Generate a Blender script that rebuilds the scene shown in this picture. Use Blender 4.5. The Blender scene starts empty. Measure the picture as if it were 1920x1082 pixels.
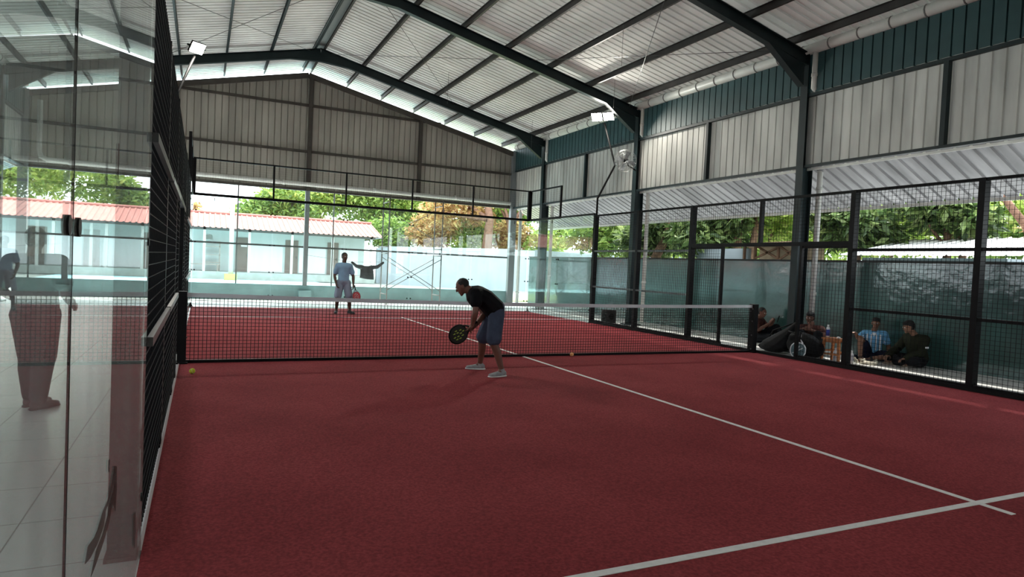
import bpy, bmesh, math, random
from mathutils import Vector as V, Matrix, Euler
random.seed(7)
S = bpy.context.scene
C = S.collection
PI = math.pi

# ------------------------------------------------------------------ camera, sky, sun, exposure
cam = bpy.data.cameras.new('camera'); co = bpy.data.objects.new('camera', cam); C.objects.link(co)
co.location = (0.2227, -9.5495, 1.4602)
co.rotation_euler = (1.53799630, -0.0455829456, -0.440943197)
cam.sensor_width = 36; cam.lens = 1233.08 / 1920 * 36; cam.clip_start = .05; cam.clip_end = 400
S.camera = co
W = bpy.data.worlds.new('sky'); S.world = W; W.use_nodes = True
bg = W.node_tree.nodes['Background']
bg.inputs[0].default_value = (0.86, 0.94, 1.0, 1); bg.inputs[1].default_value = 4.6
sun = bpy.data.lights.new('sun', 'SUN'); sun.energy = 7.0; sun.angle = math.radians(3); sun.color = (1, .95, .86)
so = bpy.data.objects.new('sun', sun); C.objects.link(so)
so.rotation_euler = Euler((math.radians(-22), math.radians(30), 0))
S.view_settings.view_transform = 'Standard'; S.view_settings.look = 'None'
S.view_settings.gamma = 1; S.view_settings.use_curve_mapping = False
S.view_settings.exposure = 0.6
S.cycles.max_bounces = 12; S.cycles.diffuse_bounces = 5; S.cycles.transparent_max_bounces = 40
S.cycles.use_denoising = True

# ------------------------------------------------------------------ materials
MATS = {}
def mat(name, col, rough=.6, metal=0, noise=0, nscale=8, trans=0, emit=0, bump=0, bscale=40, spec=None, col2=None, stretch=None):
    if name in MATS: return MATS[name]
    if spec is None: spec = .12 if rough >= .65 else .35
    m = bpy.data.materials.new(name); m.use_nodes = True; nt = m.node_tree; n = nt.nodes; L = nt.links
    b = n['Principled BSDF']; out = n['Material Output']
    c = tuple(col) + (1,)
    b.inputs['Base Color'].default_value = c; b.inputs['Roughness'].default_value = rough
    b.inputs['Metallic'].default_value = metal; b.inputs['Specular IOR Level'].default_value = spec
    csock = None
    if noise or bump:
        tc = n.new('ShaderNodeTexCoord'); mp = n.new('ShaderNodeMapping'); L.new(tc.outputs['Object'], mp.inputs[0])
        if stretch: mp.inputs['Scale'].default_value = stretch
    if noise:
        nz = n.new('ShaderNodeTexNoise'); nz.inputs['Scale'].default_value = nscale; nz.inputs['Detail'].default_value = 6
        L.new(mp.outputs[0], nz.inputs[0])
        r = n.new('ShaderNodeValToRGB'); r.color_ramp.elements[0].position = .3; r.color_ramp.elements[1].position = .7
        a = col2 if col2 else [k * (1 - noise) for k in col]
        z = col if col2 else [min(1, k * (1 + noise)) for k in col]
        r.color_ramp.elements[0].color = (*a, 1); r.color_ramp.elements[1].color = (*z, 1)
        L.new(nz.outputs['Fac'], r.inputs[0]); csock = r.outputs[0]; L.new(csock, b.inputs['Base Color'])
    if bump:
        nb = n.new('ShaderNodeTexNoise'); nb.inputs['Scale'].default_value = bscale; nb.inputs['Detail'].default_value = 4
        L.new(mp.outputs[0], nb.inputs[0]); bm_ = n.new('ShaderNodeBump'); bm_.inputs['Strength'].default_value = bump
        bm_.inputs['Distance'].default_value = .02
        L.new(nb.outputs['Fac'], bm_.inputs['Height']); L.new(bm_.outputs[0], b.inputs['Normal'])
    if emit:
        b.inputs['Emission Color'].default_value = c; b.inputs['Emission Strength'].default_value = emit
    if trans:
        t = n.new('ShaderNodeBsdfTranslucent'); t.inputs[0].default_value = c
        if csock: L.new(csock, t.inputs[0])
        mx = n.new('ShaderNodeMixShader'); mx.inputs[0].default_value = trans
        L.new(b.outputs[0], mx.inputs[1]); L.new(t.outputs[0], mx.inputs[2]); L.new(mx.outputs[0], out.inputs[0])
    MATS[name] = m; return m
def leafmat(name, c1, c2, c3, tr=.45):
    m = bpy.data.materials.new(name); m.use_nodes = True; nt = m.node_tree; n = nt.nodes; L = nt.links
    b = n['Principled BSDF']; out = n['Material Output']
    g = n.new('ShaderNodeNewGeometry'); r = n.new('ShaderNodeValToRGB')
    r.color_ramp.elements[0].color = (*c1, 1); r.color_ramp.elements[1].color = (*c3, 1)
    e = r.color_ramp.elements.new(.5); e.color = (*c2, 1)
    L.new(g.outputs['Random Per Island'], r.inputs[0]); L.new(r.outputs[0], b.inputs['Base Color'])
    b.inputs['Roughness'].default_value = .5
    t = n.new('ShaderNodeBsdfTranslucent'); L.new(r.outputs[0], t.inputs[0])
    mx = n.new('ShaderNodeMixShader'); mx.inputs[0].default_value = tr
    L.new(b.outputs[0], mx.inputs[1]); L.new(t.outputs[0], mx.inputs[2]); L.new(mx.outputs[0], out.inputs[0])
    MATS[name] = m; return m
def glassmat(name, haze=.03, tint=(.93, .98, .96)):
    m = bpy.data.materials.new(name); m.use_nodes = True; nt = m.node_tree; n = nt.nodes; L = nt.links
    n.remove(n['Principled BSDF']); out = n['Material Output']
    g = n.new('ShaderNodeNewGeometry'); d = n.new('ShaderNodeVectorMath'); d.operation = 'DOT_PRODUCT'
    L.new(g.outputs['Normal'], d.inputs[0]); L.new(g.outputs['Incoming'], d.inputs[1])
    def mth(op, a, b_=None):
        q = n.new('ShaderNodeMath'); q.operation = op
        for i, x in enumerate((a, b_)):
            if x is None: continue
            if isinstance(x, (int, float)): q.inputs[i].default_value = x
            else: L.new(x, q.inputs[i])
        return q.outputs[0]
    f = mth('ADD', mth('MULTIPLY', mth('POWER', mth('SUBTRACT', 1.0, mth('ABSOLUTE', d.outputs['Value'])), 5.0), .66), .04)
    tr = n.new('ShaderNodeBsdfTransparent'); tr.inputs[0].default_value = (*tint, 1)
    gl = n.new('ShaderNodeBsdfGlossy'); gl.inputs['Roughness'].default_value = .005
    df = n.new('ShaderNodeBsdfDiffuse'); df.inputs[0].default_value = (.6, .66, .64, 1)
    m1 = n.new('ShaderNodeMixShader'); L.new(f, m1.inputs[0]); L.new(tr.outputs[0], m1.inputs[1]); L.new(gl.outputs[0], m1.inputs[2])
    nz = n.new('ShaderNodeTexNoise'); nz.inputs['Scale'].default_value = 2.2; nz.inputs['Detail'].default_value = 8
    tc = n.new('ShaderNodeTexCoord'); mp = n.new('ShaderNodeMapping'); mp.inputs['Scale'].default_value = (3, 3, .35)
    L.new(tc.outputs['Object'], mp.inputs[0]); L.new(mp.outputs[0], nz.inputs[0])
    m2 = n.new('ShaderNodeMixShader'); L.new(mth('MULTIPLY', nz.outputs['Fac'], haze * 2), m2.inputs[0])
    L.new(m1.outputs[0], m2.inputs[1]); L.new(df.outputs[0], m2.inputs[2]); L.new(m2.outputs[0], out.inputs[0])
    MATS[name] = m; return m
def tilemat(name, col, grout, size, rough=.25):
    m = bpy.data.materials.new(name); m.use_nodes = True; nt = m.node_tree; n = nt.nodes; L = nt.links
    b = n['Principled BSDF']; b.inputs['Roughness'].default_value = rough
    tc = n.new('ShaderNodeTexCoord'); br = n.new('ShaderNodeTexBrick'); br.offset = 0
    br.inputs['Color1'].default_value = (*col, 1); br.inputs['Color2'].default_value = (*[k * .95 for k in col], 1)
    br.inputs['Mortar'].default_value = (*grout, 1); br.inputs['Scale'].default_value = 1
    br.inputs['Mortar Size'].default_value = .004; br.inputs['Brick Width'].default_value = size; br.inputs['Row Height'].default_value = size
    L.new(tc.outputs['Object'], br.inputs[0]); L.new(br.outputs[0], b.inputs['Base Color'])
    MATS[name] = m; return m
mat('turf', (.205, .024, .026), .95, noise=.3, nscale=1.1, col2=(.16, .017, .019), spec=.1)
# turf: fine speckle of sand and fibre on top of broad wear
def turf():
    m = bpy.data.materials.new('red_turf'); m.use_nodes = True; nt = m.node_tree; n = nt.nodes; L = nt.links
    b = n['Principled BSDF']; b.inputs['Roughness'].default_value = .9; b.inputs['Specular IOR Level'].default_value = .1
    tc = n.new('ShaderNodeTexCoord')
    def nz(s, det=5):
        q = n.new('ShaderNodeTexNoise'); q.inputs['Scale'].default_value = s; q.inputs['Detail'].default_value = det
        L.new(tc.outputs['Object'], q.inputs[0]); return q.outputs['Fac']
    r = n.new('ShaderNodeValToRGB'); r.color_ramp.elements[0].position = .3; r.color_ramp.elements[1].position = .72
    r.color_ramp.elements[0].color = (.235, .030, .037, 1); r.color_ramp.elements[1].color = (.31, .046, .054, 1)
    L.new(nz(.9), r.inputs[0])
    r2 = n.new('ShaderNodeValToRGB'); r2.color_ramp.elements[0].position = .35; r2.color_ramp.elements[1].position = .75
    r2.color_ramp.elements[0].color = (.72, .7, .7, 1); r2.color_ramp.elements[1].color = (1.3, 1.38, 1.36, 1)
    L.new(nz(55, 8), r2.inputs[0])
    mx = n.new('ShaderNodeMixRGB'); mx.blend_type = 'MULTIPLY'; mx.inputs[0].default_value = 1
    L.new(r.outputs[0], mx.inputs[1]); L.new(r2.outputs[0], mx.inputs[2]); L.new(mx.outputs[0], b.inputs['Base Color'])
    bp_ = n.new('ShaderNodeBump'); bp_.inputs['Strength'].default_value = .6; bp_.inputs['Distance'].default_value = .01
    L.new(nz(120, 3), bp_.inputs['Height']); L.new(bp_.outputs[0], b.inputs['Normal'])
    return m
TURF = turf()
LINE = mat('white_line', (.78, .76, .74), .85, noise=.08, nscale=20)
TILE = tilemat('floor_tile', (.78, .78, .76), (.34, .35, .34), .6)
BLACK = mat('black_steel', (.006, .006, .0065), .5, noise=.3, nscale=5, spec=.12)
GALV = mat('rail_steel', (.10, .105, .105), .35, metal=.3)
WIRE = mat('black_wire', (.008, .008, .009), .6, spec=.08)
NETM = mat('net_cord', (.018, .018, .02), .8)
TAPE = mat('net_tape', (.62, .64, .66), .7, noise=.06, nscale=6)
GLASS = glassmat('court_glass', .04)
GLASSD = glassmat('dirty_glass', .12)
TEAL = mat('teal_steel', (.009, .021, .024), .5, noise=.25, nscale=3)
BRACE = mat('dark_purlin', (.035, .031, .029), .55, noise=.35, nscale=2.5)
SHEET = mat('wall_sheet', (.36, .355, .33), .5, noise=.25, nscale=1.6, metal=.15, trans=.05, stretch=(1.5, 1.5, .35))
GABLE = mat('gable_sheet', (.40, .37, .32), .6, noise=.2, nscale=1.3, stretch=(1.5, 1.5, .3))
GREEN = mat('green_sheet', (.035, .082, .088), .5, noise=.15, nscale=2)
ROOF = mat('roof_sheet', (.68, .68, .655), .85, noise=.12, nscale=.8, trans=.012)
AWN = mat('awning_sheet', (.22, .22, .225), .35, metal=.3, noise=.3, nscale=1.2, trans=.13, stretch=(.5, 3, 1))
PVC = mat('white_pvc', (.72, .72, .68), .4, noise=.08, nscale=4)
CEM = mat('teal_painted_wall', (.035, .085, .080), .13, noise=.3, nscale=1.2, bump=.3, bscale=4.5, spec=1.0)
LOWW = mat('low_wall_paint', (.22, .36, .37), .5, noise=.15, nscale=2)
WHITEW = mat('white_wall_paint', (.32, .36, .39), .7, noise=.06, nscale=1.5)
HOUSEW = mat('house_wall_paint', (.55, .62, .62), .8, noise=.05, nscale=1)
PANELW = mat('house_white_panel', (.78, .80, .82), .7)
REDROOF = mat('red_roof', (.42, .17, .15), .7, noise=.15, nscale=3)
CONC = mat('concrete', (.30, .33, .31), .85, noise=.15, nscale=3)
CYAN = mat('outer_court', (.42, .68, .72), .8, noise=.06, nscale=1)
GRASS = mat('lawn', (.25, .38, .10), .95, noise=.4, nscale=3, col2=(.42, .45, .2))
DOORM = mat('door_brown', (.20, .17, .15), .6, noise=.1, nscale=3)
BARK = mat('bark', (.16, .10, .065), .9, noise=.4, nscale=6, bump=.6)
BARKR = mat('bark_red', (.17, .095, .065), .9, noise=.3, nscale=6, bump=.6)
leafmat('leaf_mid', (.09, .17, .035), (.19, .31, .06), (.38, .48, .12))
leafmat('leaf_dark', (.03, .06, .018), (.10, .17, .045), (.30, .38, .14), .45)
leafmat('leaf_bright', (.17, .28, .05), (.34, .47, .10), (.58, .62, .20), .6)
leafmat('leaf_rust', (.30, .15, .06), (.48, .30, .12), (.58, .50, .22), .55)

# ------------------------------------------------------------------ mesh helpers (all coordinates in metres, world frame)
class MB:
    def __init__(s): s.v = []; s.f = []; s.sm = set()
    def add(s, vs, fs, smooth=False):
        k = len(s.v); s.v += [tuple(p) for p in vs]
        for f in fs:
            if smooth: s.sm.add(len(s.f))
            s.f.append(tuple(i + k for i in f))
        return s
    def box(s, a, b):
        x0, y0, z0 = a; x1, y1, z1 = b
        return s.add([(x0,y0,z0),(x1,y0,z0),(x1,y1,z0),(x0,y1,z0),(x0,y0,z1),(x1,y0,z1),(x1,y1,z1),(x0,y1,z1)],
              [(0,3,2,1),(4,5,6,7),(0,1,5,4),(1,2,6,5),(2,3,7,6),(3,0,4,7)])
    def bar(s, p, q, w, h, up=(0, 0, 1)):
        p, q = V(p), V(q); d = (q - p).normalized(); u = V(up)
        if abs(d.dot(u)) > .98: u = V((0, 1, 0))
        r = d.cross(u).normalized(); u = r.cross(d)
        vs = []
        for c in (p, q):
            for a, b in ((-1,-1),(1,-1),(1,1),(-1,1)): vs.append(c + r*a*w/2 + u*b*h/2)
        return s.add(vs, [(0,1,2,3),(7,6,5,4),(0,4,5,1),(1,5,6,2),(2,6,7,3),(3,7,4,0)])
    def tube(s, pts, r, n=10, cap=True):
        pts = [V(p) for p in pts]; rs = r if isinstance(r, (list, tuple)) else [r]*len(pts)
        vs = []; fs = []; pr = None
        for i, p in enumerate(pts):
            d = (pts[min(i+1, len(pts)-1)] - pts[max(i-1, 0)]).normalized()
            if pr is None:
                u = V((0,0,1)) if abs(d.z) < .9 else V((1,0,0)); a = d.cross(u).normalized()
            else: a = (pr - d*pr.dot(d)).normalized()
            pr = a; b = d.cross(a)
            for k in range(n):
                t = 2*PI*k/n; vs.append(p + (a*math.cos(t) + b*math.sin(t))*rs[i])
        for i in range(len(pts)-1):
            for k in range(n): fs.append((i*n+k, i*n+(k+1)%n, (i+1)*n+(k+1)%n, (i+1)*n+k))
        s.add(vs, fs, True)
        if cap: 
            k0 = len(s.v) - len(vs); s.f.append(tuple(k0+i for i in range(n))[::-1]); s.f.append(tuple(k0+(len(pts)-1)*n+i for i in range(n)))
        return s
    def ball(s, c, r, nu=14, nv=8):
        c = V(c); R = r if isinstance(r, (tuple, list)) else (r, r, r); vs = [c + V((0,0,R[2]))]; fs = []
        for i in range(1, nv):
            t = PI*i/nv
            for k in range(nu):
                a = 2*PI*k/nu; vs.append(c + V((R[0]*math.sin(t)*math.cos(a), R[1]*math.sin(t)*math.sin(a), R[2]*math.cos(t))))
        vs.append(c - V((0,0,R[2]))); m = len(vs)-1
        for k in range(nu): fs.append((0, 1+k, 1+(k+1)%nu)); fs.append((m, m-nu+(k+1)%nu, m-nu+k))
        for i in range(nv-2):
            for k in range(nu): fs.append((1+i*nu+k, 1+(i+1)*nu+k, 1+(i+1)*nu+(k+1)%nu, 1+i*nu+(k+1)%nu))
        return s.add(vs, fs, True)
    def prism(s, poly, a, b):
        """poly: list of 3D points (planar); extruded by the vector b-a."""
        d = V(b) - V(a); n = len(poly); vs = [V(p) for p in poly] + [V(p)+d for p in poly]
        return s.add(vs, [tuple(range(n))[::-1], tuple(range(n, 2*n))] + [(i, (i+1)%n, n+(i+1)%n, n+i) for i in range(n)])
    def ribbon(s, prof, vec):
        """open profile (3D points) swept along vec."""
        n = len(prof); vs = [V(p) for p in prof] + [V(p)+V(vec) for p in prof]
        return s.add(vs, [(i, i+1, n+i+1, n+i) for i in range(n-1)])
    def build(s, name, m, parent=None, **kw):
        return finish(name, s.v, s.f, m, parent, s.sm, **kw)
def wloc(o):
    l = V((0,0,0))
    while o: l += o.location; o = o.parent
    return l
def finish(name, vs, fs, m, parent=None, sm=(), origin=None):
    o = bpy.data.objects.new(name, bpy.data.meshes.new(name)); C.objects.link(o)
    if parent: off = wloc(parent); o.parent = parent
    elif origin is not None: off = V(origin); o.location = off
    else:
        xs = [p[0] for p in vs]; ys = [p[1] for p in vs]; zs = [p[2] for p in vs]
        off = V(((min(xs)+max(xs))/2, (min(ys)+max(ys))/2, min(zs))); o.location = off
    o.data.from_pydata([(p[0]-off.x, p[1]-off.y, p[2]-off.z) for p in vs], [], fs)
    if sm:
        fl = [i in sm for i in range(len(fs))]; o.data.polygons.foreach_set('use_smooth', fl)
    o.data.materials.append(m); o.data.update(); return o
def tag(o, label, cat, group=None, kind=None):
    if label: o['label'] = label
    if cat: o['category'] = cat
    if group: o['group'] = group
    if kind: o['kind'] = kind
    return o
def thing(name, label, cat, loc, group=None, kind=None):
    o = bpy.data.objects.new(name, None); C.objects.link(o); o.location = loc; o.empty_display_size = .1
    return tag(o, label, cat, group, kind)
def struct(o): o['kind'] = 'structure'; return o
def copy_tree(o, loc=None, parent=None):
    c = o.copy(); C.objects.link(c); c.parent = parent
    if loc is not None: c.location = loc
    for ch in list(o.children): copy_tree(ch, None, c)
    return c

# ------------------------------------------------------------------ ground and floors
struct(MB().box((-70, -40, -.12), (70, 90, -.03)).build('ground', CONC))
struct(MB().box((-5.72, -13, -.03), (12.2, 13.65, 0)).build('floor', TILE, origin=(0, 0, 0)))
ct = MB().box((0, -10, 0), (10, 10, .012)).build('court_turf', TURF, origin=(0, 0, 0)); struct(ct)
for y in (-6.95, 6.95):
    MB().box((.0, y-.026, .012), (10, y+.026, .015)).build('service_line', LINE, ct)
MB().box((4.975, -7.17, .012), (5.025, 7.17, .0155)).build('centre_line', LINE, ct)
KERB = mat('turf_edge', (.45, .38, .36), .8)
for x in (-.035, 10.0):
    MB().box((x if x > 0 else -.014, -6, 0), (x+.02 if x > 0 else 0, 6, .065 if x > 0 else .02)).build('edge_strip', KERB if x < 0 else BLACK, ct)
oc = struct(MB().box((-30, 19, -.03), (6.6, 31.8, .0)).build('outer_court_floor', CYAN, origin=(0,0,0)))
tag(MB().box((6.6, 16, -.03), (14, 26, -.005)).build('lawn_grass', GRASS, origin=(0,0,0)), 'pale green lawn beyond the low wall beside the veranda house', 'grass', kind='stuff')

# ------------------------------------------------------------------ hall: portal frames, purlins, roof, walls
XL, XR, XM = -4.4, 11.0, 3.3
ZR, ZE = 7.5, 5.72                                    # underside of rafter at the ridge and at the eave
SL = (ZR - ZE) / (XR - XM)
def zroof(x): return ZR - SL*abs(x-XM)
def frame(y, bottom=0):
    t = thing('portal_frame', None, None, (XM, y, 0)); struct(t)
    for sgn, xe in ((1, XR), (-1, XL)):
        m = MB(); w = .14
        # I-section rafter: web and two flanges
        a, b = V((XM, y, ZR)), V((xe, y, ZE))
        m.bar(a, b, w, .014); m.bar(a+V((0,0,.24)), b+V((0,0,.24)), w, .014); m.bar(a+V((0,0,.12)), b+V((0,0,.12)), .012, .24)
        # haunch at knee and at ridge
        k = b - V((sgn*1.1, 0, -SL*1.1))
        m.prism([k-V((0,w/2,0)), b-V((sgn*.12,w/2,0)), b-V((sgn*.12,w/2,.42))], (0,0,0), (0,w,0))
        m.prism([a-V((0,w/2,0)), a+V((sgn*.9,-w/2,-SL*.9)), a-V((0,w/2,.14))], (0,0,0), (0,w,0))
        m.build('rafter', TEAL, t)
        c = MB(); x0 = xe
        c.box((x0-.01, y-.006, bottom), (x0+.25, y+.006, ZE+.3))
        c.box((x0-.02, y-.085, bottom), (x0-.006, y+.085, ZE+.3)); c.box((x0+.244, y-.085, bottom), (x0+.258, y+.085, ZE+.3))
        if sgn < 0: c.v = [(x-.24, yy, z) for x, yy, z in c.v]
        c.build('column', TEAL, t)
        MB().box((x0-.12 if sgn > 0 else x0-.34, y-.16, bottom), (x0+.34 if sgn > 0 else x0+.12, y+.16, bottom+.025)).build('base_plate', TEAL, t)
    return t
FY = (-10.9, -5.5, 0.0, 5.6, 11.1)
for y in FY: frame(y)
# purlins: C sections running the length of the hall, about 1.2 m apart
PX = [XM + s*d for s in (1, -1) for d in (.13, 1.35, 2.55, 3.75, 4.95, 6.15, 7.3)]
for x in PX:
    z = zroof(x) + .25
    m = MB(); m.box((x-.006, -12.8, z), (x+.0, 13.9, z+.15)); m.box((x-.05, -12.8, z), (x, 13.9, z+.006)); m.box((x-.05, -12.8, z+.144), (x, 13.9, z+.15))
    o = struct(m.build('purlin', TEAL if x < XM else BRACE))
# ridge cap underside flashing and roof sheets with ribs
for n_, (xa, xb) in enumerate(((XM, XR+.35), (XM, XL-.35))):
    prof = []; y = -13.0; za = zroof(xa)+.42
    while y < 14.3:
        prof += [(xa, y, za), (xa, y+.146, za), (xa, y+.136, za+.11), (xa, y+.21, za+.11), (xa, y+.198, za)]; y += .2
    o = struct(MB().ribbon(prof, (xb-xa, 0, -SL*abs(xb-xa))).build('ceiling' if n_ == 0 else 'ceiling_west', ROOF))
struct(MB().box((XM-.16, -12.8, zroof(XM)+.36), (XM+.12, 13.9, zroof(XM)+.41)).build('trim_1', mat('ridge_flashing', (.30, .35, .34), .5)))
# tie rods under the roof
m = MB()
for xa, ya, xb, yb in ((XM+.3, 5.6, XR-3.4, 11.1), (XR-3.4, 5.6, XM+.3, 11.1), (XR-3.4, 0, XR-.3, 5.6), (XR-.3, 0, XR-3.4, 5.6), (XM-.3, 5.6, XL+3.4, 11.1), (XL+3.4, 5.6, XM-.3, 11.1)):
    m.tube([(xa, ya, zroof(xa)+.2), (xb, yb, zroof(xb)+.2)], .007, 5)
for x, y in ((6.6, 8.9), (9.9, 9.9), (9.6, 4.7), (8.1, 2.2)):
    m.tube([(x, y, zroof(x)+.3), (x, y, zroof(x)-.6)], .004, 5)
struct(m.build('tie_rods', GALV))

def sheet_y(name, x, y0, y1, z0, z1, m_, pitch=.2, out=1, topf=None, dep=.035):
    """vertical ribbed sheet standing in a plane x = const."""
    prof = []; y = y0
    while y < y1-.01:
        prof += [(x, y, z0), (x, y+pitch*.86, z0), (x+out*dep, y+pitch*.89, z0), (x+out*dep, y+pitch*.97, z0), (x, min(y+pitch, y1), z0)]; y += pitch
    return struct(MB().ribbon(prof, (0, 0, z1-z0)).build(name, m_))
def gable_sheet(name, y, m_, zb, dep=.035, pitch=.2):
    vs = []; fs = []; x = XL-.1; pr = []
    while x < XR+.1:
        for a, b in ((0, 0), (pitch*.86, 0), (pitch*.89, dep), (pitch*.97, dep)): pr.append((x+a, y+b))
        x += pitch
    for px, py in pr: vs += [(px, py, zb), (px, py, zroof(px)+.06)]
    for i in range(len(pr)-1): fs.append((2*i, 2*i+2, 2*i+3, 2*i+1))
    k = MB(); k.add(vs, fs); return struct(k.build(name, m_))
GY = 13.65
for nm, out, x in (('wall_right', 1, XR+.1), ('wall_left', -1, XL-.1)):
    sheet_y(nm, x, -12.8, GY, 3.72, 5.35, SHEET, out=out)
    sheet_y(nm+'_upper', x-out*.07, -12.8, GY, 5.17, 5.95, GREEN, out=out)
    m = MB(); m.box((x-out*.03-.045, -12.8, 5.10), (x-out*.03+.03, GY, 5.16)); m.box((x-out*.05-.04, -12.8, 3.70), (x-out*.05+.04, GY, 3.75))
    for y in (-8.2, -2.77, 2.78, 8.3):
        m.box((x-out*.05-.05, y-.04, 3.75), (x-out*.05+.05, y+.04, 5.10))
    struct(m.build('girt_frame', TEAL))
gable_sheet('wall_far', GY, GABLE, 3.75)
sb = gable_sheet('wall_near', -12.9, GABLE, 0.0)  # unseen end wall, closed down to the floor to keep light off the near hall
# far gable: edge beam, girts, posts
m = MB()
for sgn, xe in ((1, XR+.1), (-1, XL-.1)):
    m.bar((XM, GY-.12, ZR+.04), (xe, GY-.12, ZE+.04), .12, .16)
m.box((XL, GY-.1, 4.98), (XR, GY-.03, 5.06)); m.box((XL+3, GY-.1, 6.52), (XR-3, GY-.03, 6.6)); m.box((XL, GY-.1, 3.70), (XR, GY+.05, 3.78))
for x, z in ((3.4, ZR), (7.25, zroof(7.25)), (-.6, zroof(-.6))): m.box((x-.06, GY-.16, 3.7), (x+.06, GY-.03, z))
GBR = mat('gable_steel', (.06, .05, .042), .6, noise=.2, nscale=3)
struct(m.build('gable_frame', GBR))
t = thing('gable_column', None, None, (3.4, GY-.08, 0)); struct(t)
MB().box((3.33, GY-.15, .5), (3.47, GY-.01, 3.7)).build('column', mat('grey_steel', (.22, .24, .25), .5), t)
MB().box((3.2, GY-.28, 0), (3.6, GY+.1, .34)).build('pedestal', LOWW, t)
for x, w in ((XR+.05, .24), (XL-.05, .24)):
    struct(MB().box((x-w/2, GY-.2, 0), (x+w/2, GY-.02, 5.9)).build('corner_column', mat('grey_steel', (0,0,0))))
for x in (1.25, 4.3):
    tag(MB().tube([(x, GY, .5), (x, GY, 3.7)], .022, 8).build('thin_upright', GALV), 'thin steel upright on the low wall ' + ('left of the ridge column' if x < 3 else 'right of the ridge column'), 'post')
struct(MB().box((XL-.1, GY-.06, 0), (XR+.1, GY+.12, .52)).build('wall_low', LOWW))
m = MB(); m.box((XL, GY-.03, 1.78), (XR+.1, GY+.03, 1.84))
tag(m.build('guard_rail', GALV), 'long grey horizontal rail across the open far end of the hall', 'rail')

# gutters, downpipes, gable pipe
for x, w in ((XR+.02, 'right'), (XL-.02, 'left')):
    t = thing('roof_gutter', 'long white jointed gutter under the %s eave' % ('right' if w == 'right' else 'far left'), 'gutter', (x, 0, 6.02))
    m = MB(); m.tube([(x, -12.6, 6.03), (x, 13.4, 6.03)], .105, 12); m.build('trough', PVC, t)
    y = -5.5
    while y < 13.4:
        m = MB(); m.tube([(x, y-.012, 6.03), (x, y+.012, 6.03)], .113, 12); y += .62
        m.build('joint_band', mat('grey_band', (.2, .2, .19), .5), t)
dl = {0.0: 'white downpipe on the teal column behind the black bags', 5.6: 'short white downpipe at the head of the fan column', 11.1: 'white downpipe on the third teal column near the far corner', -5.5: None}
for y, lb in dl.items():
    if not lb: continue
    t = thing('downpipe', lb, 'pipe', (XR+.2, y-.22, 0))
    m = MB(); m.tube([(XR+.02, y-.2, 6.0), (XR+.02, y-.2, 5.25), (XR+.3, y-.2, 5.0), (XR+.34, y-.2, 4.8), (XR+.34, y-.2, .1)], .055, 12); m.build('pipe', PVC, t)
    for z in (5.5, 3.3, 1.2):
        xx = XR+.02 if z > 5 else XR+.34
        m = MB(); m.tube([(xx, y-.2, z-.03), (xx, y-.2, z+.03)], .064, 12); m.build('coupling', PVC, t)
t = thing('corner_downpipe', 'tall cream downpipe beside the far right corner column', 'pipe', (11.3, GY-.3, 0))
MB().tube([(11.3, GY-.3, 0.0), (11.3, GY-.3, 3.9)], .06, 12).build('pipe', PVC, t)
MB().tube([(11.3, GY-.3, .45), (11.3, GY-.3, .52)], .075, 12).build('coupling', PVC, t)
t = thing('gable_pipe', 'white drain pipe running under the far gable sheet', 'pipe', (3, GY-.26, 3.85))
m = MB(); m.tube([(-4.05, GY-.26, 5.6), (-4.05, GY-.26, 4.15), (-4.0, GY-.26, 4.0), (-3.85, GY-.26, 3.93), (10.85, GY-.26, 3.88)], .07, 12); m.build('pipe', PVC, t)
for x in (-3.3, -.2, 2.6, 5.6, 8.6): MB().tube([(x-.04, GY-.26, 3.91), (x+.04, GY-.26, 3.91)], .085, 10).build('coupling', PVC, t)

# sloping awning sheets along both long walls
for nm, out, x in (('awning', 1, XR+.15), ('awning', -1, XL-.15)):
    t = thing('awning', 'long sloping ribbed awning over the ' + ('teal boundary wall' if out > 0 else 'walkway left of the court'), 'awning', (x+out*.7, 0, 3.1))
    prof = []; y = -12.6
    while y < GY: prof += [(x, y, 3.72), (x, y+.19, 3.72), (x, y+.195, 3.77), (x, y+.24, 3.77), (x, y+.245, 3.72)]; y += .25
    MB().ribbon(prof, (out*1.5, 0, -.68)).build('sheet', AWN, t)
    m = MB()
    m.box((x+out*1.5-.02, -12.6, 2.98), (x+out*1.5+.02, GY, 3.04)); m.box((x+out*.05-.015, -12.6, 3.66), (x+out*.05+.015, GY, 3.715))
    m.build('edge_trim', PVC, t)

# ------------------------------------------------------------------ boundary wall on the right, things behind it
t = struct(MB().box((12.2, -12.5, 0), (12.38, 14.2, 1.87)).build('boundary_wall', CEM))
MB().box((12.16, -12.5, 1.87), (12.42, 14.2, 1.91)).build('coping', mat('coping_dark', (.05, .055, .055), .7), t)
for y, w in ((12.2, .3),):
    pass
struct(MB().box((10.6, 33.2, 0), (10.8, 33.5, 2.3)).build('wall_end_pier', WHITEW))
m = MB(); m.bar((10.8, 33.3, 1.15), (17.4, 26.5, 1.27), .18, 2.55); m.bar((17.4, 26.5, 1.25), (30, 18, 1.25), .18, 2.5); m.bar((12.6, 14.4, 1.1), (24, 22, 1.1), .15, 2.2)
struct(m.build('yard_wall', WHITEW))

struct(MB().box((-5.9, -13, 0), (-5.72, 14.2, 1.9)).build('unseen_wall_left', CEM))  # unseen wall, added to darken what the right boundary wall reflects
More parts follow.
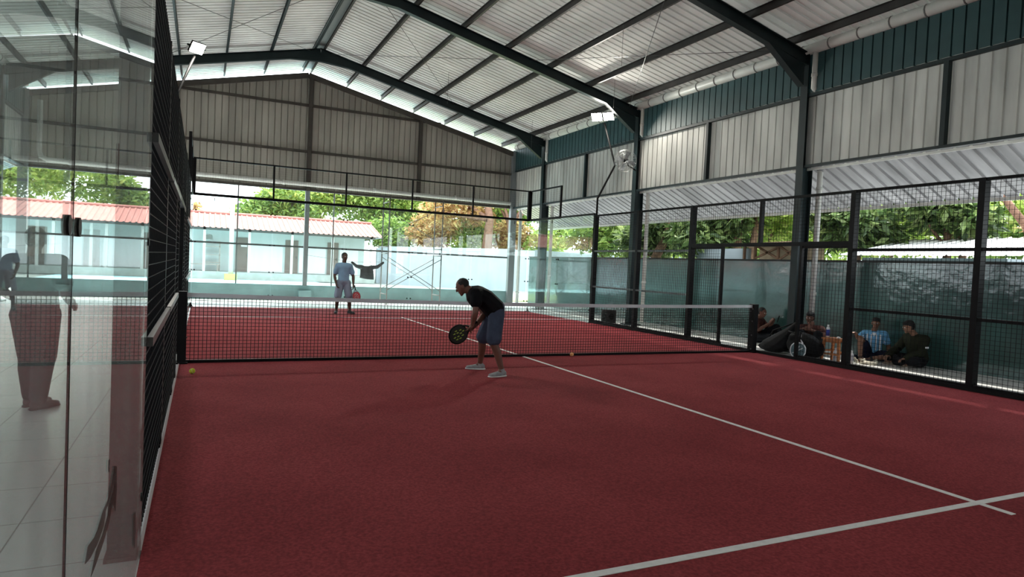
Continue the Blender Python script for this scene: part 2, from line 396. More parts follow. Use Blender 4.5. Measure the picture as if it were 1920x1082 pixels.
# ------------------------------------------------------------------ padel court enclosure
def mesh_wires(m, axis, c, a0, a1, z0, z1, p=.0635, w=.0042):
    """square welded mesh in a plane x=c (axis 'x') or y=c (axis 'y')."""
    def bx(lo_a, hi_a, lo_z, hi_z, off):
        if axis == 'x': m.box((c+off-w/2, lo_a, lo_z), (c+off+w/2, hi_a, hi_z))
        else: m.box((lo_a, c+off-w/2, lo_z), (hi_a, c+off+w/2, hi_z))
    n = max(1, round((a1-a0)/p)); q = (a1-a0)/n
    for i in range(1, n): bx(a0+i*q-w/2, a0+i*q+w/2, z0, z1, 0)
    n = max(1, round((z1-z0)/p)); q = (z1-z0)/n
    for i in range(1, n): bx(a0, a1, z0+i*q-w/2, z0+i*q+w/2, w)
def fence_post(x, y, h, label, out, base=True, w=.09, d=.12, z0=0, group=None):
    t = thing('fence_post', label, 'post', (x, y, z0), group)
    m = MB(); a, b = (x, x+out*d) if out > 0 else (x+out*d, x); m.box((a, y-w/2, z0), (b, y+w/2, h)); m.build('upright', BLACK, t)
    if base:
        m = MB(); e0, e1 = (a-.005, b+.08) if out > 0 else (a-.08, b+.005); m.box((e0, y-w/2-.04, 0), (e1, y+w/2+.04, .018))
        m.prism([(b if out > 0 else a, y-.006, .018), ((b if out > 0 else a)+out*.075, y-.006, .018), (b if out > 0 else a, y-.006, .16)], (0,0,0), (0,.012,0))
        m.prism([((a+b)/2-.006, y-w/2, .018), ((a+b)/2-.006, y-w/2-.06, .018), ((a+b)/2-.006, y-w/2, .14)], (0,0,0), (.012,0,0))
        m.build('base_plate', BLACK, t)
    return t
def rail(m, x, y0, y1, z, out, w=.04, h=.045): m.box((x+.005 if out > 0 else x-.005-w, y0, z-h/2), (x+.005+w if out > 0 else x-.005, y1, z+h/2))
def fence_panel(x, y0, y1, z0, z1, rails, label, out, railm=None, group='black wire mesh fence panels'):
    t = thing('mesh_fence', label, 'fence panel', (x, (y0+y1)/2, z0), group)
    ya, yb = y0+.045, y1-.045
    m = MB(); mesh_wires(m, 'x', x + out*.004, ya, yb, z0+.02, z1-.02)
    m.build('wire_mesh', WIRE, t)
    m = MB(); rail(m, x+out*.008, ya, yb, z1-.022, out, .05, .045); m.build('edge_rail', BLACK, t)
    m = MB(); rail(m, x+out*.008, ya, yb, z0+.045, out, .04, .05); m.build('edge_rail', BLACK, t)
    for z in rails:
        m = MB(); rail(m, x+(.008 if out > 0 else .006), ya, yb, z, 1, .04 if out > 0 else .026); m.build('cross_rail', railm or BLACK, t)
    return t
for side, X, out in (('right', 10.014, 1), ('left', -.014, -1)):
    R_ = side == 'right'
    L_ = lambda a, b: a if R_ else b
    sp = [(6, 3.0, L_('black post carrying the bent lamp pole near the far right corner', 'black post carrying the lamp pole on the left fence'), True),
          (4, 3.0, L_('black fence post directly in front of the fan column', 'black left fence post beyond the net, before the lamp post'), True),
          (2, 3.0, L_('black post with a green object at its foot, edge of the side gate', 'black left fence post just beyond the net'), True),
          (-2, 3.0, L_('black fence post standing between the wooden stool and the boy in blue', 'black left fence post just before the net'), True),
          (-4, 3.0, L_('black fence post right of the man in the olive jacket', 'black left fence post midway between net and glass'), True)]
    for y, h, lb, b in sp: fence_post(X, y, h, lb, out, b)
    fence_post(X, 1, 2.08, L_('slim black gate post behind the net on the right', 'slim black gate post beyond the net on the left'), out, True, .05, .06)
    fence_post(X, -1, 2.08, L_('slim black gate post in front of the teal column beside the bags', 'slim black gate post before the net on the left'), out, True, .05, .06)
    rm = None
    fence_panel(X, 4, 6, .03, 3, (1.02, 2.0), L_('mesh fence panel with grey rails beside the far glass, dark box behind it', 'left mesh panel next to the far glass'), out, GALV)
    fence_panel(X, 2, 4, .03, 3, (1.02, 2.0), L_('mesh fence panel between the fan column and the side gate', 'left mesh panel just past the gateway'), out, GALV)
    fence_panel(X, -4, -2, .03, 3, (1.02, 2.0), L_('mesh fence panel in front of the boy and the olive jacket man', 'left mesh panel before the gateway'), out, None if R_ else GALV)
    fence_panel(X, -6, -4, .03, 3, (1.02, 2.0), L_('mesh fence panel cut by the picture edge, right of the olive jacket man', 'left mesh panel next to the near glass'), out, None if R_ else GALV)
    fence_panel(X, 1, 2, .03, 2.08, (), L_('narrow mesh panel beside the open side gate', 'narrow left mesh panel beyond the net'), out)
    fence_panel(X, -2, -1, .03, 2.08, (), L_('narrow mesh panel in front of the wooden stool', 'narrow left mesh panel before the net'), out)
    t = thing('gate_header', L_('mesh header over the open side gate on the right', 'mesh header over the left gateway'), 'fence panel', (X, 0, 2.1))
    for ya, yb in ((-1.955, -.03), (.03, 1.955)):
        m = MB(); mesh_wires(m, 'x', X+out*.004, ya, yb, 2.15, 2.96); m.build('wire_mesh', WIRE, t)
    m = MB(); m.box((min(X, X+out*.08), -1.955, 2.08), (max(X, X+out*.08), 1.955, 2.15)); rail(m, X+out*.008, -1.955, 1.955, 2.978, out, .05, .045); m.build('header_beam', BLACK, t)
    m = MB(); m.box((min(X, X+out*.07), -.03, 2.15), (max(X, X+out*.07), .03, 2.955)); m.build('short_post', BLACK, t)

def glass_panel(axis, c, a0, a1, label, z1=3.0, out=1, clampz=(.35, 1.0, 1.75, 2.6), gap=.006, prot=.016, thick=.012, gm=None):
    loc = (c, (a0+a1)/2, .02) if axis == 'x' else ((a0+a1)/2, c, .02)
    t = thing('glass_screen', label, 'glass panel', loc, 'tempered glass court panels')
    m = MB()
    if axis == 'x': m.box((c-thick/2, a0+gap, .02), (c+thick/2, a1-gap, z1))
    else: m.box((a0+.006, c-thick/2, .02), (a1-.006, c+thick/2, z1))
    m.build('pane', gm or GLASS, t)
    for z in clampz:
        for a, d in ((a0, 1), (a1, -1)):
            m = MB()
            if axis == 'x': m.tube([(c-prot, a+d*.055, z), (c+prot, a+d*.055, z)], .02, 10)
            else: m.tube([(a+d*.055, c-.016, z), (a+d*.055, c+.016, z)], .02, 10)
            m.build('clamp_bolt', BLACK, t)
    return t
for i in range(5):
    glass_panel('y', 10.02, i*2, i*2+2, ['far glass panel at the left court corner', 'far glass panel left of the player in blue, second from the left corner', 'middle far glass panel, in front of the scaffold foot', 'far glass panel behind the bending player, with the scaffold seen through it', 'far glass panel at the right court corner'][i])
glass_panel('x', 10.02, 8, 10, 'right side glass panel next to the far corner')
glass_panel('x', 10.02, 6, 8, 'right side glass panel next to the bent lamp pole')
glass_panel('x', -.02, 8, 10, 'left side glass panel next to the far corner')
glass_panel('x', -.02, 6, 8, 'left side glass panel beyond the left mesh fence')
nearg = glass_panel('x', -.004, -8.04, -6.0, 'near left glass panel with wiped streaks painted in reflected turf red, ending at the mesh fence', clampz=(.3, 1.5), gm=GLASSD, gap=.002, prot=.006, thick=.004)
glass_panel('x', -.004, -10, -8.04, 'nearest left glass panel, cut by the picture edge', clampz=(.3, 1.5), gm=GLASSD, gap=.002, prot=.006, thick=.004)
REFL = mat('turf_reflection', (.10, .035, .03), .9)  # wiped streaks: turf reflected in the clear glass, painted as dark red
_n = REFL.node_tree; _t = _n.nodes.new('ShaderNodeBsdfTransparent'); _m = _n.nodes.new('ShaderNodeMixShader'); _m.inputs[0].default_value = .45
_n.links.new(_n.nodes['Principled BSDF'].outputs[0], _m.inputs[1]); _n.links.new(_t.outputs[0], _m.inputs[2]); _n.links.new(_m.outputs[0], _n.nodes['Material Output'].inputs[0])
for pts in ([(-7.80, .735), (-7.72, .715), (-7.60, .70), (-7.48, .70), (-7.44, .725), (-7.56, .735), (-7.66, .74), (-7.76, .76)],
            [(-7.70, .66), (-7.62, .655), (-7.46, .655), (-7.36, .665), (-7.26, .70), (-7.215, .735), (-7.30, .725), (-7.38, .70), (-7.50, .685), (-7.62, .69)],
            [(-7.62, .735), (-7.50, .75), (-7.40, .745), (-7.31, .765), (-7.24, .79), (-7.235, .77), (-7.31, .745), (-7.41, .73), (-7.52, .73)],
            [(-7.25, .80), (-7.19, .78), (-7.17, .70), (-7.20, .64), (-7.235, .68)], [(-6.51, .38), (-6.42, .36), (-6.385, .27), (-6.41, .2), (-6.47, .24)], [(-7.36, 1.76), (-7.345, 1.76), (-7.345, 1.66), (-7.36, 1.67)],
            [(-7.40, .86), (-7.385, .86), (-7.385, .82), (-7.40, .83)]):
    MB().prism([(.0, y, z) for y, z in pts], (0, 0, 0), (.0015, 0, 0)).build('reflection_streak', REFL, nearg)
sl = thing('glass_seal', 'thin dark joint strip between the two near left glass panels', 'seal', (-.004, -8.04, .02))
MB().box((-.0065, -8.042, .02), (-.0015, -8.038, 3.0)).build('strip', BLACK, sl)
# upper mesh bands above the glass and their frames
def top_frame(axis, c, a0, a1, posts, label, z0=3.0, z1=4.0):
    loc = (c, (a0+a1)/2, z0) if axis == 'x' else ((a0+a1)/2, c, z0)
    t = thing('upper_mesh_frame', label, 'fence panel', loc)
    m = MB()
    P = (lambda a, z: (c, a, z)) if axis == 'x' else (lambda a, z: (a, c, z))
    m.bar(P(a0, z1-.02), P(a1, z1-.02), .04, .04); m.build('top_rail', BLACK, t)
    m = MB(); m.bar(P(a0, z0+.03), P(a1, z0+.03), .06, .07); m.build('bottom_rail', BLACK, t)
    for a, w in posts:
        m = MB(); m.bar(P(a, z0), P(a, z1), w, w); m.build('post', BLACK, t)
    m = MB(); mesh_wires(m, axis, c, a0, a1, z0+.06, z1-.04, .0635, .0016); m.build('wire_mesh', WIRE, t)
    for k in range(int(a0), int(a1)):
        m = MB(); m.bar(P(k+.5, z0-.03), P(k+.5, z0-.13), .02, .012); m.build('hanger', BLACK, t)
top_frame('y', 10.05, 0, 10, [(0, .07), (2, .045), (4, .045), (6, .045), (8, .045), (10, .09)], 'black mesh frame along the top of the far glass')
top_frame('x', 10.05, 8, 10, [(8, .05)], 'short black mesh frame stepping out at the far right corner')
top_frame('x', -.05, 6, 10, [(8, .05), (6, .06)], 'black mesh frame over the far left side glass')
top_frame('x', -.05, -10, -6, [(-8, .05)], 'black mesh frame over the near left glass')
for x, y, lb in ((10.03, 10.03, 'black corner post at the far right of the court glass'), (-.08, 10.03, 'black corner post at the far left of the court glass')):
    t = fence_post(x, y, 4.0, lb, 1, True, .05, .05, z0=3.0 if x > 5 else 0)
rl = thing('glass_top_rail', 'thin black rail on top of the right side glass between corner and lamp post', 'rail', (10.05, 7, 3))
MB().bar((10.05, 6.05, 3.03), (10.05, 8, 3.03), .05, .05).build('bar', BLACK, rl)
# the deep steel upright at the end of the near left glass, seen through it
t = thing('end_post', 'tall deep steel post where the near left glass meets the mesh', 'post', (-.09, -5.97, 0))
m = MB(); m.box((-.138, -6.05, 0), (-.02, -5.96, 4.0)); m.build('upright', BLACK, t)
m = MB(); m.box((-.15, -6.06, 0), (-.015, -5.95, .02)); m.build('base_plate', BLACK, t)

# ------------------------------------------------------------------ net
def zt(x): return .885 + .05*((x-5)/5)**2
t = thing('court_net', 'black padel net with white top tape stretched across the red court', 'net', (5, 0, .012))
m = MB(); w = .0035; x = .06
NX = 200
for i in range(NX+1):
    x = .07 + (9.86)*i/NX; jt = random.uniform(-.004, .004)
    m.add([(x-w, 0, .02), (x+w, 0, .02), (x+w+jt, .002, zt(x)-.05), (x-w+jt, .002, zt(x)-.05)], [(0, 1, 2, 3)])
    m.add([(x, -w, .02), (x, w, .02), (x+jt, w, zt(x)-.05), (x+jt, -w, zt(x)-.05)], [(0, 1, 2, 3)])
for j in range(1, 18):
    pts = []; 
    for i in range(41):
        x = .07 + 9.86*i/40; f = j/18; pts.append((x, 0, .02 + (zt(x)-.07)*f))
    m.tube(pts, .003, 4)
m.build('netting', NETM, t)
m = MB(); n = 40; vs = []; fs = []
for i in range(n+1):
    x = .07 + 9.86*i/n; z = zt(x)
    vs += [(x, -.012, z-.055), (x, -.009, z), (x, .009, z), (x, .012, z-.055)]
for i in range(n):
    for k in range(4): fs.append((i*4+k, i*4+(k+1)%4, (i+1)*4+(k+1)%4, (i+1)*4+k))
m.add(vs, fs); m.build('top_tape', TAPE, t)
m = MB(); m.box((.07, -.02, .012), (9.93, .02, .05)); m.build('bottom_band', BLACK, t)
for x, lb in ((.02, 'thick black net post against the left mesh fence'), (9.98, 'thick black net post at the right end of the net')):
    t = thing('net_post', lb, 'net post', (x, 0, .012), 'black net posts')
    m = MB(); m.box((x-.05, -.07, .012), (x+.05, .07, .95)); m.build('upright', BLACK, t)
    m = MB(); m.box((x-.075, -.11, .012), (x+.075, .11, .03)); m.build('base_plate', BLACK, t)
    s_ = 1 if x < 5 else -1
    for z in (.08, .35, .62, .86): MB().tube([(x+s_*.05, -.03, z), (x+s_*.062, -.03, z)], .013, 8).build('tension_bolt', GALV, t)

# ------------------------------------------------------------------ floodlights on bent poles
LAMPE = mat('lamp_glow', (1, .95, .84), emit=60)
def flood(pts, head, aim, label, energy, offs=(0,)):
    t = thing('floodlight', label, 'lamp', pts[0])
    m = MB(); m.tube(pts, .028, 10); m.build('pole', BLACK, t)
    h = V(head); a = V(aim).normalized(); s = a.cross(V((0,0,1))).normalized(); u = s.cross(a)
    for oo in offs:
        k = h + s*oo - a*.03*abs(oo)
        hd = MB(); hd.prism([k + s*i*.15 + u*j*.12 - a*.05 for i, j in ((-1,-1),(1,-1),(1,1),(-1,1))], (0,0,0), a*.05); o = hd.build('housing', BLACK, t)
        g = MB(); g.prism([k + s*i*.14 + u*j*.11 + a*.001 for i, j in ((-1,-1),(1,-1),(1,1),(-1,1))], (0,0,0), a*.006); g.build('lens', LAMPE, o)
    MB().tube([h - a*.05 - s*.2, h - a*.05 + s*.2], .018, 8).build('bracket', BLACK, t)
    ld = bpy.data.lights.new('lamp', 'AREA'); ld.shape = 'RECTANGLE'; ld.size = .28; ld.size_y = .2; ld.energy = energy; ld.color = (1, .95, .85)
    lo = bpy.data.objects.new('lamp_light', ld); C.objects.link(lo); lo.parent = t; lo.location = h + a*.03 - V(pts[0])
    lo.rotation_euler = (-a).to_track_quat('Z', 'Y').to_euler()
    return t
flood([(10.08, 6, 3.0), (10.08, 6, 3.46), (10.6, 6, 4.43), (10.18, 6, 5.55)], (10.05, 5.9, 5.68), (-.6, -.5, -.62), 'glowing floodlight on a bent black pole by the right fence', 110, (-.165, .165))
flood([(-.08, 6, 3.0), (-.12, 6, 3.5), (-.42, 6, 4.5), (-.02, 6, 5.58)], (.03, 5.9, 5.72), (.42, -.65, -.62), 'glowing floodlight on a leaning pole above the left fence', 110)

# wall fan on the second column
t = thing('wall_fan', 'grey caged fan mounted on the teal column near the bent lamp pole', 'fan', (10.6, 5.5, 4.5))
fc = V((10.5, 5.36, 4.46)); fa = V((-.75, -.6, -.15)).normalized(); fs_ = fa.cross(V((0,0,1))).normalized(); fu = fs_.cross(fa)
def ring(m, c, r, rr, n=28):
    pts = [c + (fs_*math.cos(2*PI*k/n) + fu*math.sin(2*PI*k/n))*r for k in range(n+1)]; m.tube(pts, rr, 5, cap=False)
m = MB()
for r, d in ((.30, 0), (.29, .07), (.2, .1), (.11, .11), (.29, -.07), (.18, -.1)): ring(m, fc+fa*d, r, .004)
for k in range(24):
    a = 2*PI*k/24; q = fs_*math.cos(a)+fu*math.sin(a)
    m.tube([fc+fa*.11+q*.04, fc+fa*.1+q*.2, fc+fa*.06+q*.29, fc-fa*.06+q*.29, fc-fa*.1+q*.18], .0025, 4)
m.build('guard', mat('fan_cage', (.35, .36, .36), .35, metal=.5), t)
for k in range(4):
    m = MB()
    a = PI/2*k+.3; q = fs_*math.cos(a)+fu*math.sin(a); p2 = fs_*-math.sin(a)+fu*math.cos(a)
    m.add([fc+q*.04-p2*.03, fc+q*.26-p2*.05+fa*.02, fc+q*.25+p2*.08-fa*.03, fc+q*.05+p2*.03], [(0,1,2,3)])
    m.build('blade', mat('fan_blade', (.25, .27, .28), .4), t)
m = MB(); m.tube([fc-fa*.02, fc-fa*.2], [.07, .06], 14); m.build('motor', BLACK, t)
m = MB(); m.tube([fc-fa*.16, fc-fa*.2+V((.05,.03,-.12)), V((10.9, 5.52, 4.3)), V((10.98, 5.56, 4.28))], .018, 8); m.build('bracket', BLACK, t)

# ------------------------------------------------------------------ scaffold, shirt, bench things at the far end
SC = mat('scaffold_tube', (.20, .19, .18), .5, metal=.3, noise=.3, nscale=3)
t = thing('scaffold', 'tall tube scaffold with crossed braces standing behind the far glass', 'scaffold', (6.8, 12.5, 0))
for x in (5.85, 7.72):
    m = MB()
    for y in (12.1, 12.95):
        m.tube([(x, y, 0), (x, y, 3.65)], .021, 8)
    for z in (.35, 1.72, 1.95, 3.45): m.tube([(x, 12.1, z), (x, 12.95, z)], .018, 8)
    m.build('end_frame', SC, t)
for y in (12.1, 12.95):
    for z0, z1 in ((.5, 1.6), (1.6, .5)):
        MB().tube([(5.85, y, z0), (7.72, y, z1)], .012, 6).build('cross_brace', SC, t)
    for z0, z1 in ((2.3, 3.3), (3.3, 2.3)):
        if y > 12.5: MB().tube([(5.85, y, z0), (7.72, y, z1)], .01, 6).build('cross_brace', SC, t)
def cloth_grid(name, fn, nu, nv, m_, parent, thick=.006):
    vs = [fn(i/nu, j/nv) for j in range(nv+1) for i in range(nu+1)]
    fs = [(j*(nu+1)+i, j*(nu+1)+i+1, (j+1)*(nu+1)+i+1, (j+1)*(nu+1)+i) for j in range(nv) for i in range(nu)]
    o = finish(name, vs, fs, m_, parent, set(range(len(fs))))
    sd = o.modifiers.new('s', 'SOLIDIFY'); sd.thickness = thick; return o
SHY = 12.6
t = thing('hung_shirt', 'dark long sleeved shirt hanging by its sleeves beside the scaffold', 'shirt', (5.3, SHY, 1))
DKCL = mat('dark_cloth', (.06, .065, .07), .9, noise=.2, nscale=8)
cloth_grid('torso', lambda u, v: (5.06+.42*u + .05*v*(u-.3), SHY+.03*math.sin(u*11)+.02*math.sin(v*7), 1.27+.04*abs(u-.5)-.42*v - .05*u*v), 14, 10, DKCL, t, .02)
for sx, x0, x1, z1 in ((-1, 5.1, 4.75, 1.38), (1, 5.42, 5.84, 1.42)):
    MB().tube([(x0, SHY, 1.22), ((x0+x1)/2, SHY+.02, 1.25), (x1, SHY, z1)], [.085, .06, .035], 10).build('sleeve', DKCL, t)
tag(MB().tube([(3.4, SHY+.9, 1.55), (4.75, SHY, 1.38), (5.84, SHY-.0, 1.42), (5.85, 12.6, 1.44)], .005, 5).build('clothes_line', SC), 'thin line holding up the dark shirt', 'rope')

# ------------------------------------------------------------------ veranda house beyond
HY0, HY1 = 32.0, 34.3
h = thing('veranda_house', 'long low white house with red ribbed roof and open veranda', 'house', (-6, HY0, 0))
MB().box((-34, HY0, 0), (10.2, 40, .42)).build('plinth', CONC, h)
MB().box((-34, HY1, .42), (10.0, 39.5, 3.1)).build('wall', HOUSEW, h)
for xa, xb in ((-33, -24), (-23, -12.4), (-11.2, -8.6), (-7.4, -.2), (2.95, 4.85), (5.85, 7.5), (8.4, 9.6)):
    MB().box((xa, HY1-.04, .45), (xb, HY1, 2.15)).build('wall_panel', PANELW, h)
for x, w in ((2.1, .78), (5.0, .78), (7.6, .7), (-8.4, .9), (-12.2, .9), (-23.9, .9)):
    d = MB().box((x, HY1-.07, .42), (x+w, HY1, 2.5)).build('door', DOORM, h)
    MB().box((x+w-.14, HY1-.12, 1.35), (x+w-.08, HY1-.07, 1.5)).build('door_handle', GALV, d)
MB().box((2.4, HY1-.09, 1.95), (2.75, HY1-.06, 2.05)).build('door_sign', PANELW, h)
MB().box((.35, HY1-.09, 2.3), (.75, HY1-.06, 2.55)).build('wall_sign', mat('sign_grey', (.3, .32, .3)), h)
for i in range(19):
    x = 9.95 - i*2.4
    MB().box((x-.07, HY0+.1, .42), (x+.07, HY0+.24, 2.95)).build('veranda_post', mat('post_grey', (.45, .45, .43), .7), h)
MB().box((-34, HY0+.1, 2.8), (10.2, HY0+.22, 2.98)).build('fascia_beam', GALV, h)
prof = []; x = -35
while x < 10.6: prof += [(x, HY0-.25, 2.93), (x+.16, HY0-.25, 2.93), (x+.2, HY0-.25, 2.98), (x+.26, HY0-.25, 2.98), (x+.3, HY0-.25, 2.93)]; x += .3
MB().ribbon(prof, (0, 3.4, .98)).build('roof', REDROOF, h)
prof = [(a, HY0+3.15, c+.98) for a, b, c in prof]
MB().ribbon(prof, (0, 5, -1.3)).build('roof', REDROOF, h)
MB().tube([(-35, HY0+3.15, 3.97), (10.6, HY0+3.15, 3.97)], .09, 8).build('ridge_cap', REDROOF, h)
MB().prism([(10.5, HY0-.25, 2.9), (10.5, HY0+3.15, 3.9), (10.5, HY0+8, 2.7)], (0,0,0), (.06,0,0)).build('gable_end', PANELW, h)
# veranda shelves and bench
WOODG = mat('grey_wood', (.33, .30, .27), .7, noise=.2, nscale=4)
t = thing('veranda_rack', 'open wooden shelf rack standing on the veranda at the left', 'shelf', (.75, 33.6, .42))
for z in (.9, 1.35, 1.85):
    MB().box((.3, 33.4, z), (1.25, 33.8, z+.04)).build('shelf', WOODG, t)
for x in (.32, 1.2): MB().box((x-.03, 33.4, .42), (x+.03, 33.8, 2.2)).build('side_frame', WOODG, t)
t = thing('veranda_bench', 'long low grey bench on the veranda below the shelf rack', 'bench', (-.3, 33.1, .42))
MB().box((-2.2, 33.0, .78), (1.2, 33.35, .83)).build('seat', WOODG, t)
for x in (-2.1, -.5, 1.1): MB().box((x-.04, 33.02, .42), (x+.04, 33.33, .78)).build('leg', WOODG, t)
t = thing('light_pole', 'tall grey pole rising beyond the far glass before the veranda', 'pole', (1.72, 30.5, 0))
MB().tube([(1.72, 30.5, 0), (1.72, 30.5, 6.6)], .12, 12).build('shaft', mat('pole_grey', (.42, .43, .42), .6), t)
MB().box((1.4, 30.2, 0), (2.04, 30.8, .35)).build('pedestal', mat('lime_paint', (.35, .62, .12), .7), t)

# ------------------------------------------------------------------ trees
def leaves(blobs, n, size, seed, droop=.3):
    rnd = random.Random(seed); vs = []; fs = []
    tot = sum(b[3]*b[4]*b[5] for b in blobs)
    for bx, by, bz, rx, ry, rz in blobs:
        for _ in range(int(n*rx*ry*rz/tot)):
            a = rnd.uniform(0, 2*PI); cz = rnd.uniform(-1, 1); r = rnd.uniform(.35, 1)**.5 * rnd.uniform(.85, 1.12); q = math.sqrt(1-cz*cz)
            c = V((bx+rx*r*q*math.cos(a), by+ry*r*q*math.sin(a), bz+rz*r*cz))
            d = V((rnd.gauss(0, 1), rnd.gauss(0, 1), rnd.gauss(-droop, .7))).normalized(); u = V((rnd.gauss(0,1), rnd.gauss(0,1), rnd.gauss(0,1)))
            s_ = d.cross(u).normalized(); L_ = size*rnd.uniform(.6, 1.3); w_ = L_*.2
            k = len(vs); n_ = s_.cross(d)*L_*.06
            vs += [tuple(c), tuple(c+d*L_*.45+s_*w_+n_), tuple(c+d*L_), tuple(c+d*L_*.45-s_*w_+n_)]; fs.append((k, k+1, k+2, k+3))
    return vs, fs
def tree(label, base, trunk, r0, blobs, n, size, lm, seed, bark=None, group=None, cat='tree'):
    t = thing('leafy_tree', label, cat, base, group)
    m = MB(); pts = [V(base)] + [V(p) for p in trunk]; k = len(pts)
    m.tube(pts, [r0*(1-.55*i/(k-1)) for i in range(k)], 10)
    rnd = random.Random(seed+99)
    for b in blobs[:7]:
        st = pts[max(1, k-1-rnd.randint(0, 1))]
        mid = (st + V(b[:3]))/2 + V((rnd.uniform(-.2,.2), rnd.uniform(-.2,.2), -.1)); m.tube([st, mid, V(b[:3])], [r0*.4, r0*.25, r0*.1], 6)
    m.build('trunk', bark or BARK, t)
    vs, fs = leaves(blobs, n, size, seed); finish('foliage', vs, fs, MATS[lm], t)
    return t
def blobset(c, rx, ry, rz, k, seed, f=.5):
    rnd = random.Random(seed); out = [(c[0], c[1], c[2], rx*.7, ry*.7, rz*.7)]
    for i in range(k):
        a = 2*PI*i/k + rnd.uniform(-.3, .3); z = rnd.uniform(-.6, .75)
        out.append((c[0]+rx*.6*math.cos(a), c[1]+ry*.6*math.sin(a), c[2]+rz*.65*z, rx*f*rnd.uniform(.75, 1.2), ry*f*rnd.uniform(.75, 1.2), rz*f*rnd.uniform(.6, 1)))
    return out
far = [(-24, 44, 6.5, 4.5, 4, 3.6, 'leaf_mid', 'tree beyond the house seen at the outer edge of the near glass'),
       (-17, 43, 7, 4, 3.6, 4, 'leaf_bright', 'bright green tree above the house roof seen through the nearest glass'),
       (-10.5, 44, 6.4, 4, 3.5, 3.4, 'leaf_bright', 'round bright tree above the roof seen through the near left glass'),
       (-4.5, 45, 6.6, 3.2, 3, 3.6, 'leaf_mid', 'green tree beside the patch of white sky, left of the light pole'),
       (-1.4, 41, 4.2, 1.6, 1.6, .9, 'leaf_rust', 'low rusty bush top peeking over the roof left of the light pole'),
       (5.2, 42, 5.2, 2.7, 2.4, 2.0, 'leaf_mid', 'mid green tree above the house roof just right of the light pole'),
       (8.6, 44, 7.0, 3.6, 3, 3.6, 'leaf_bright', 'tall bright tree above the house roof behind the ridge column'),
       (13.2, 43, 6.8, 3.6, 3, 4.4, 'leaf_mid', 'tall leafy tree past the right end of the house roof'),
       (17.5, 41, 7.2, 3.4, 3, 4.6, 'leaf_bright', 'tree behind the scaffold top'),
       (21.5, 36, 6.4, 3.2, 3, 3.4, 'leaf_mid', 'tree over the white yard wall near the far right corner')]
for i, (x, y, z, rx, ry, rz, lm, lb) in enumerate(far):
    tree(lb, (x, y, 0), [(x+.2, y, 1.5), (x-.1, y, z*.55), (x, y, z)], .28, blobset((x, y, z), rx, ry, rz, 8, i), 9000 if rx > 2 else 2500, .42, lm, i, group='trees beyond the house')
tree('rust leaved tree with thick trunk over the white yard wall', (17.3, 30.5, 0), [(17.2, 30.5, 2.5), (17.35, 30.5, 4.5), (17.0, 30.6, 6.5)], .42, blobset((15.6, 32, 5.2), 2.6, 1.6, 2.2, 6, 50), 2600, .4, 'leaf_rust', 50, BARKR)
tree('second thick trunked tree over the white yard wall, near the corner column', (19.0, 30.2, 0), [(19.0, 30.2, 2.6), (18.7, 30.2, 4.2), (19.1, 30.2, 6.5)], .34, blobset((19.2, 31, 6.2), 2.4, 1.6, 1.6, 6, 51), 2000, .4, 'leaf_bright', 51, BARKR)
for i, (x, y, z, rx, rz, lm, lb) in enumerate(((12.2, 35.5, 3.4, 1.8, 1.8, 'leaf_mid', 'bush behind the right end of the red roofed house'), (14.6, 33.6, 3.4, 1.7, 1.7, 'leaf_rust', 'rusty bush over the white yard wall behind the scaffold'), (17.2, 33.0, 3.6, 1.8, 1.9, 'leaf_bright', 'yellow bush over the white yard wall right of the scaffold'),
       (19.6, 32.2, 3.5, 1.8, 1.9, 'leaf_rust', 'rusty bush between the two thick trunks over the white yard wall'), (22.0, 30.5, 3.6, 1.9, 2.0, 'leaf_bright', 'bush over the white yard wall nearest the corner column'))):
    tree(lb, (x, y, 0), [(x, y, 1.5), (x, y, 2.6)], .12, blobset((x, y, z), rx, rx*.7, rz, 6, 120+i), 3200, .34, lm, 120+i, group='bushes behind the white yard wall', cat='bush')
# trees and shrubs just beyond the teal boundary wall
rt = [(14.6, 12.6, 3.0, 1.5, 1.6, 1.3, 'leaf_mid', 'leafy tree behind the boundary wall seen through the right glass'),
      (14.6, 9.2, 2.8, 1.3, 1.4, 1.2, 'leaf_dark', 'dark leafy tree behind the wall between glass and fan column'),
      (15.0, 6.8, 2.9, 1.5, 1.3, 1.3, 'leaf_dark', 'dark shrub tree behind the wall just right of the fan column'),
      (16.8, 6.2, 3.6, 1.6, 1.4, 1.3, 'leaf_bright', 'yellow green tree behind the wall above the side gate'),
      (17.0, 3.4, 3.6, 1.6, 1.6, 1.2, 'leaf_bright', 'bright leafy tree above the sheds left of the teal column'),
      (14.7, 1.5, 2.9, 1.05, 1.1, .85, 'leaf_dark', 'dark broad leaved tree behind the wall just right of the teal column'),
      (15.6, -.1, 3.25, 1.0, 1.0, .7, 'leaf_dark', 'dark leafed bush behind the wall above the boy in blue'),
      (17.4, .6, 3.6, 1.6, 1.2, 1.2, 'leaf_bright', 'pale green tree top above the white shed roof'),
      (16.9, -2.3, 3.1, 1.3, 1.1, .9, 'leaf_rust', 'rusty leaved plant mass at the right picture edge'),
      (17.6, -3.6, 3.9, 1.5, 1.2, 1.0, 'leaf_mid', 'green tree crown high at the right picture edge')]
for i, (x, y, z, rx, ry, rz, lm, lb) in enumerate(rt):
    tree(lb, (x+.2, y, 0), [(x+.1, y+.1, 1.2), (x, y-.1, z*.7), (x, y, z)], .13, blobset((x, y, z), rx, ry, rz, 7, 20+i), 4200, .26 if lm != 'leaf_dark' else .3, lm, 20+i, group='trees beyond the boundary wall')
rb = [(22, 16), (23, 11), (23, 6.5), (24, 2), (24, -2.5), (23.5, -6.5), (30, 25)]
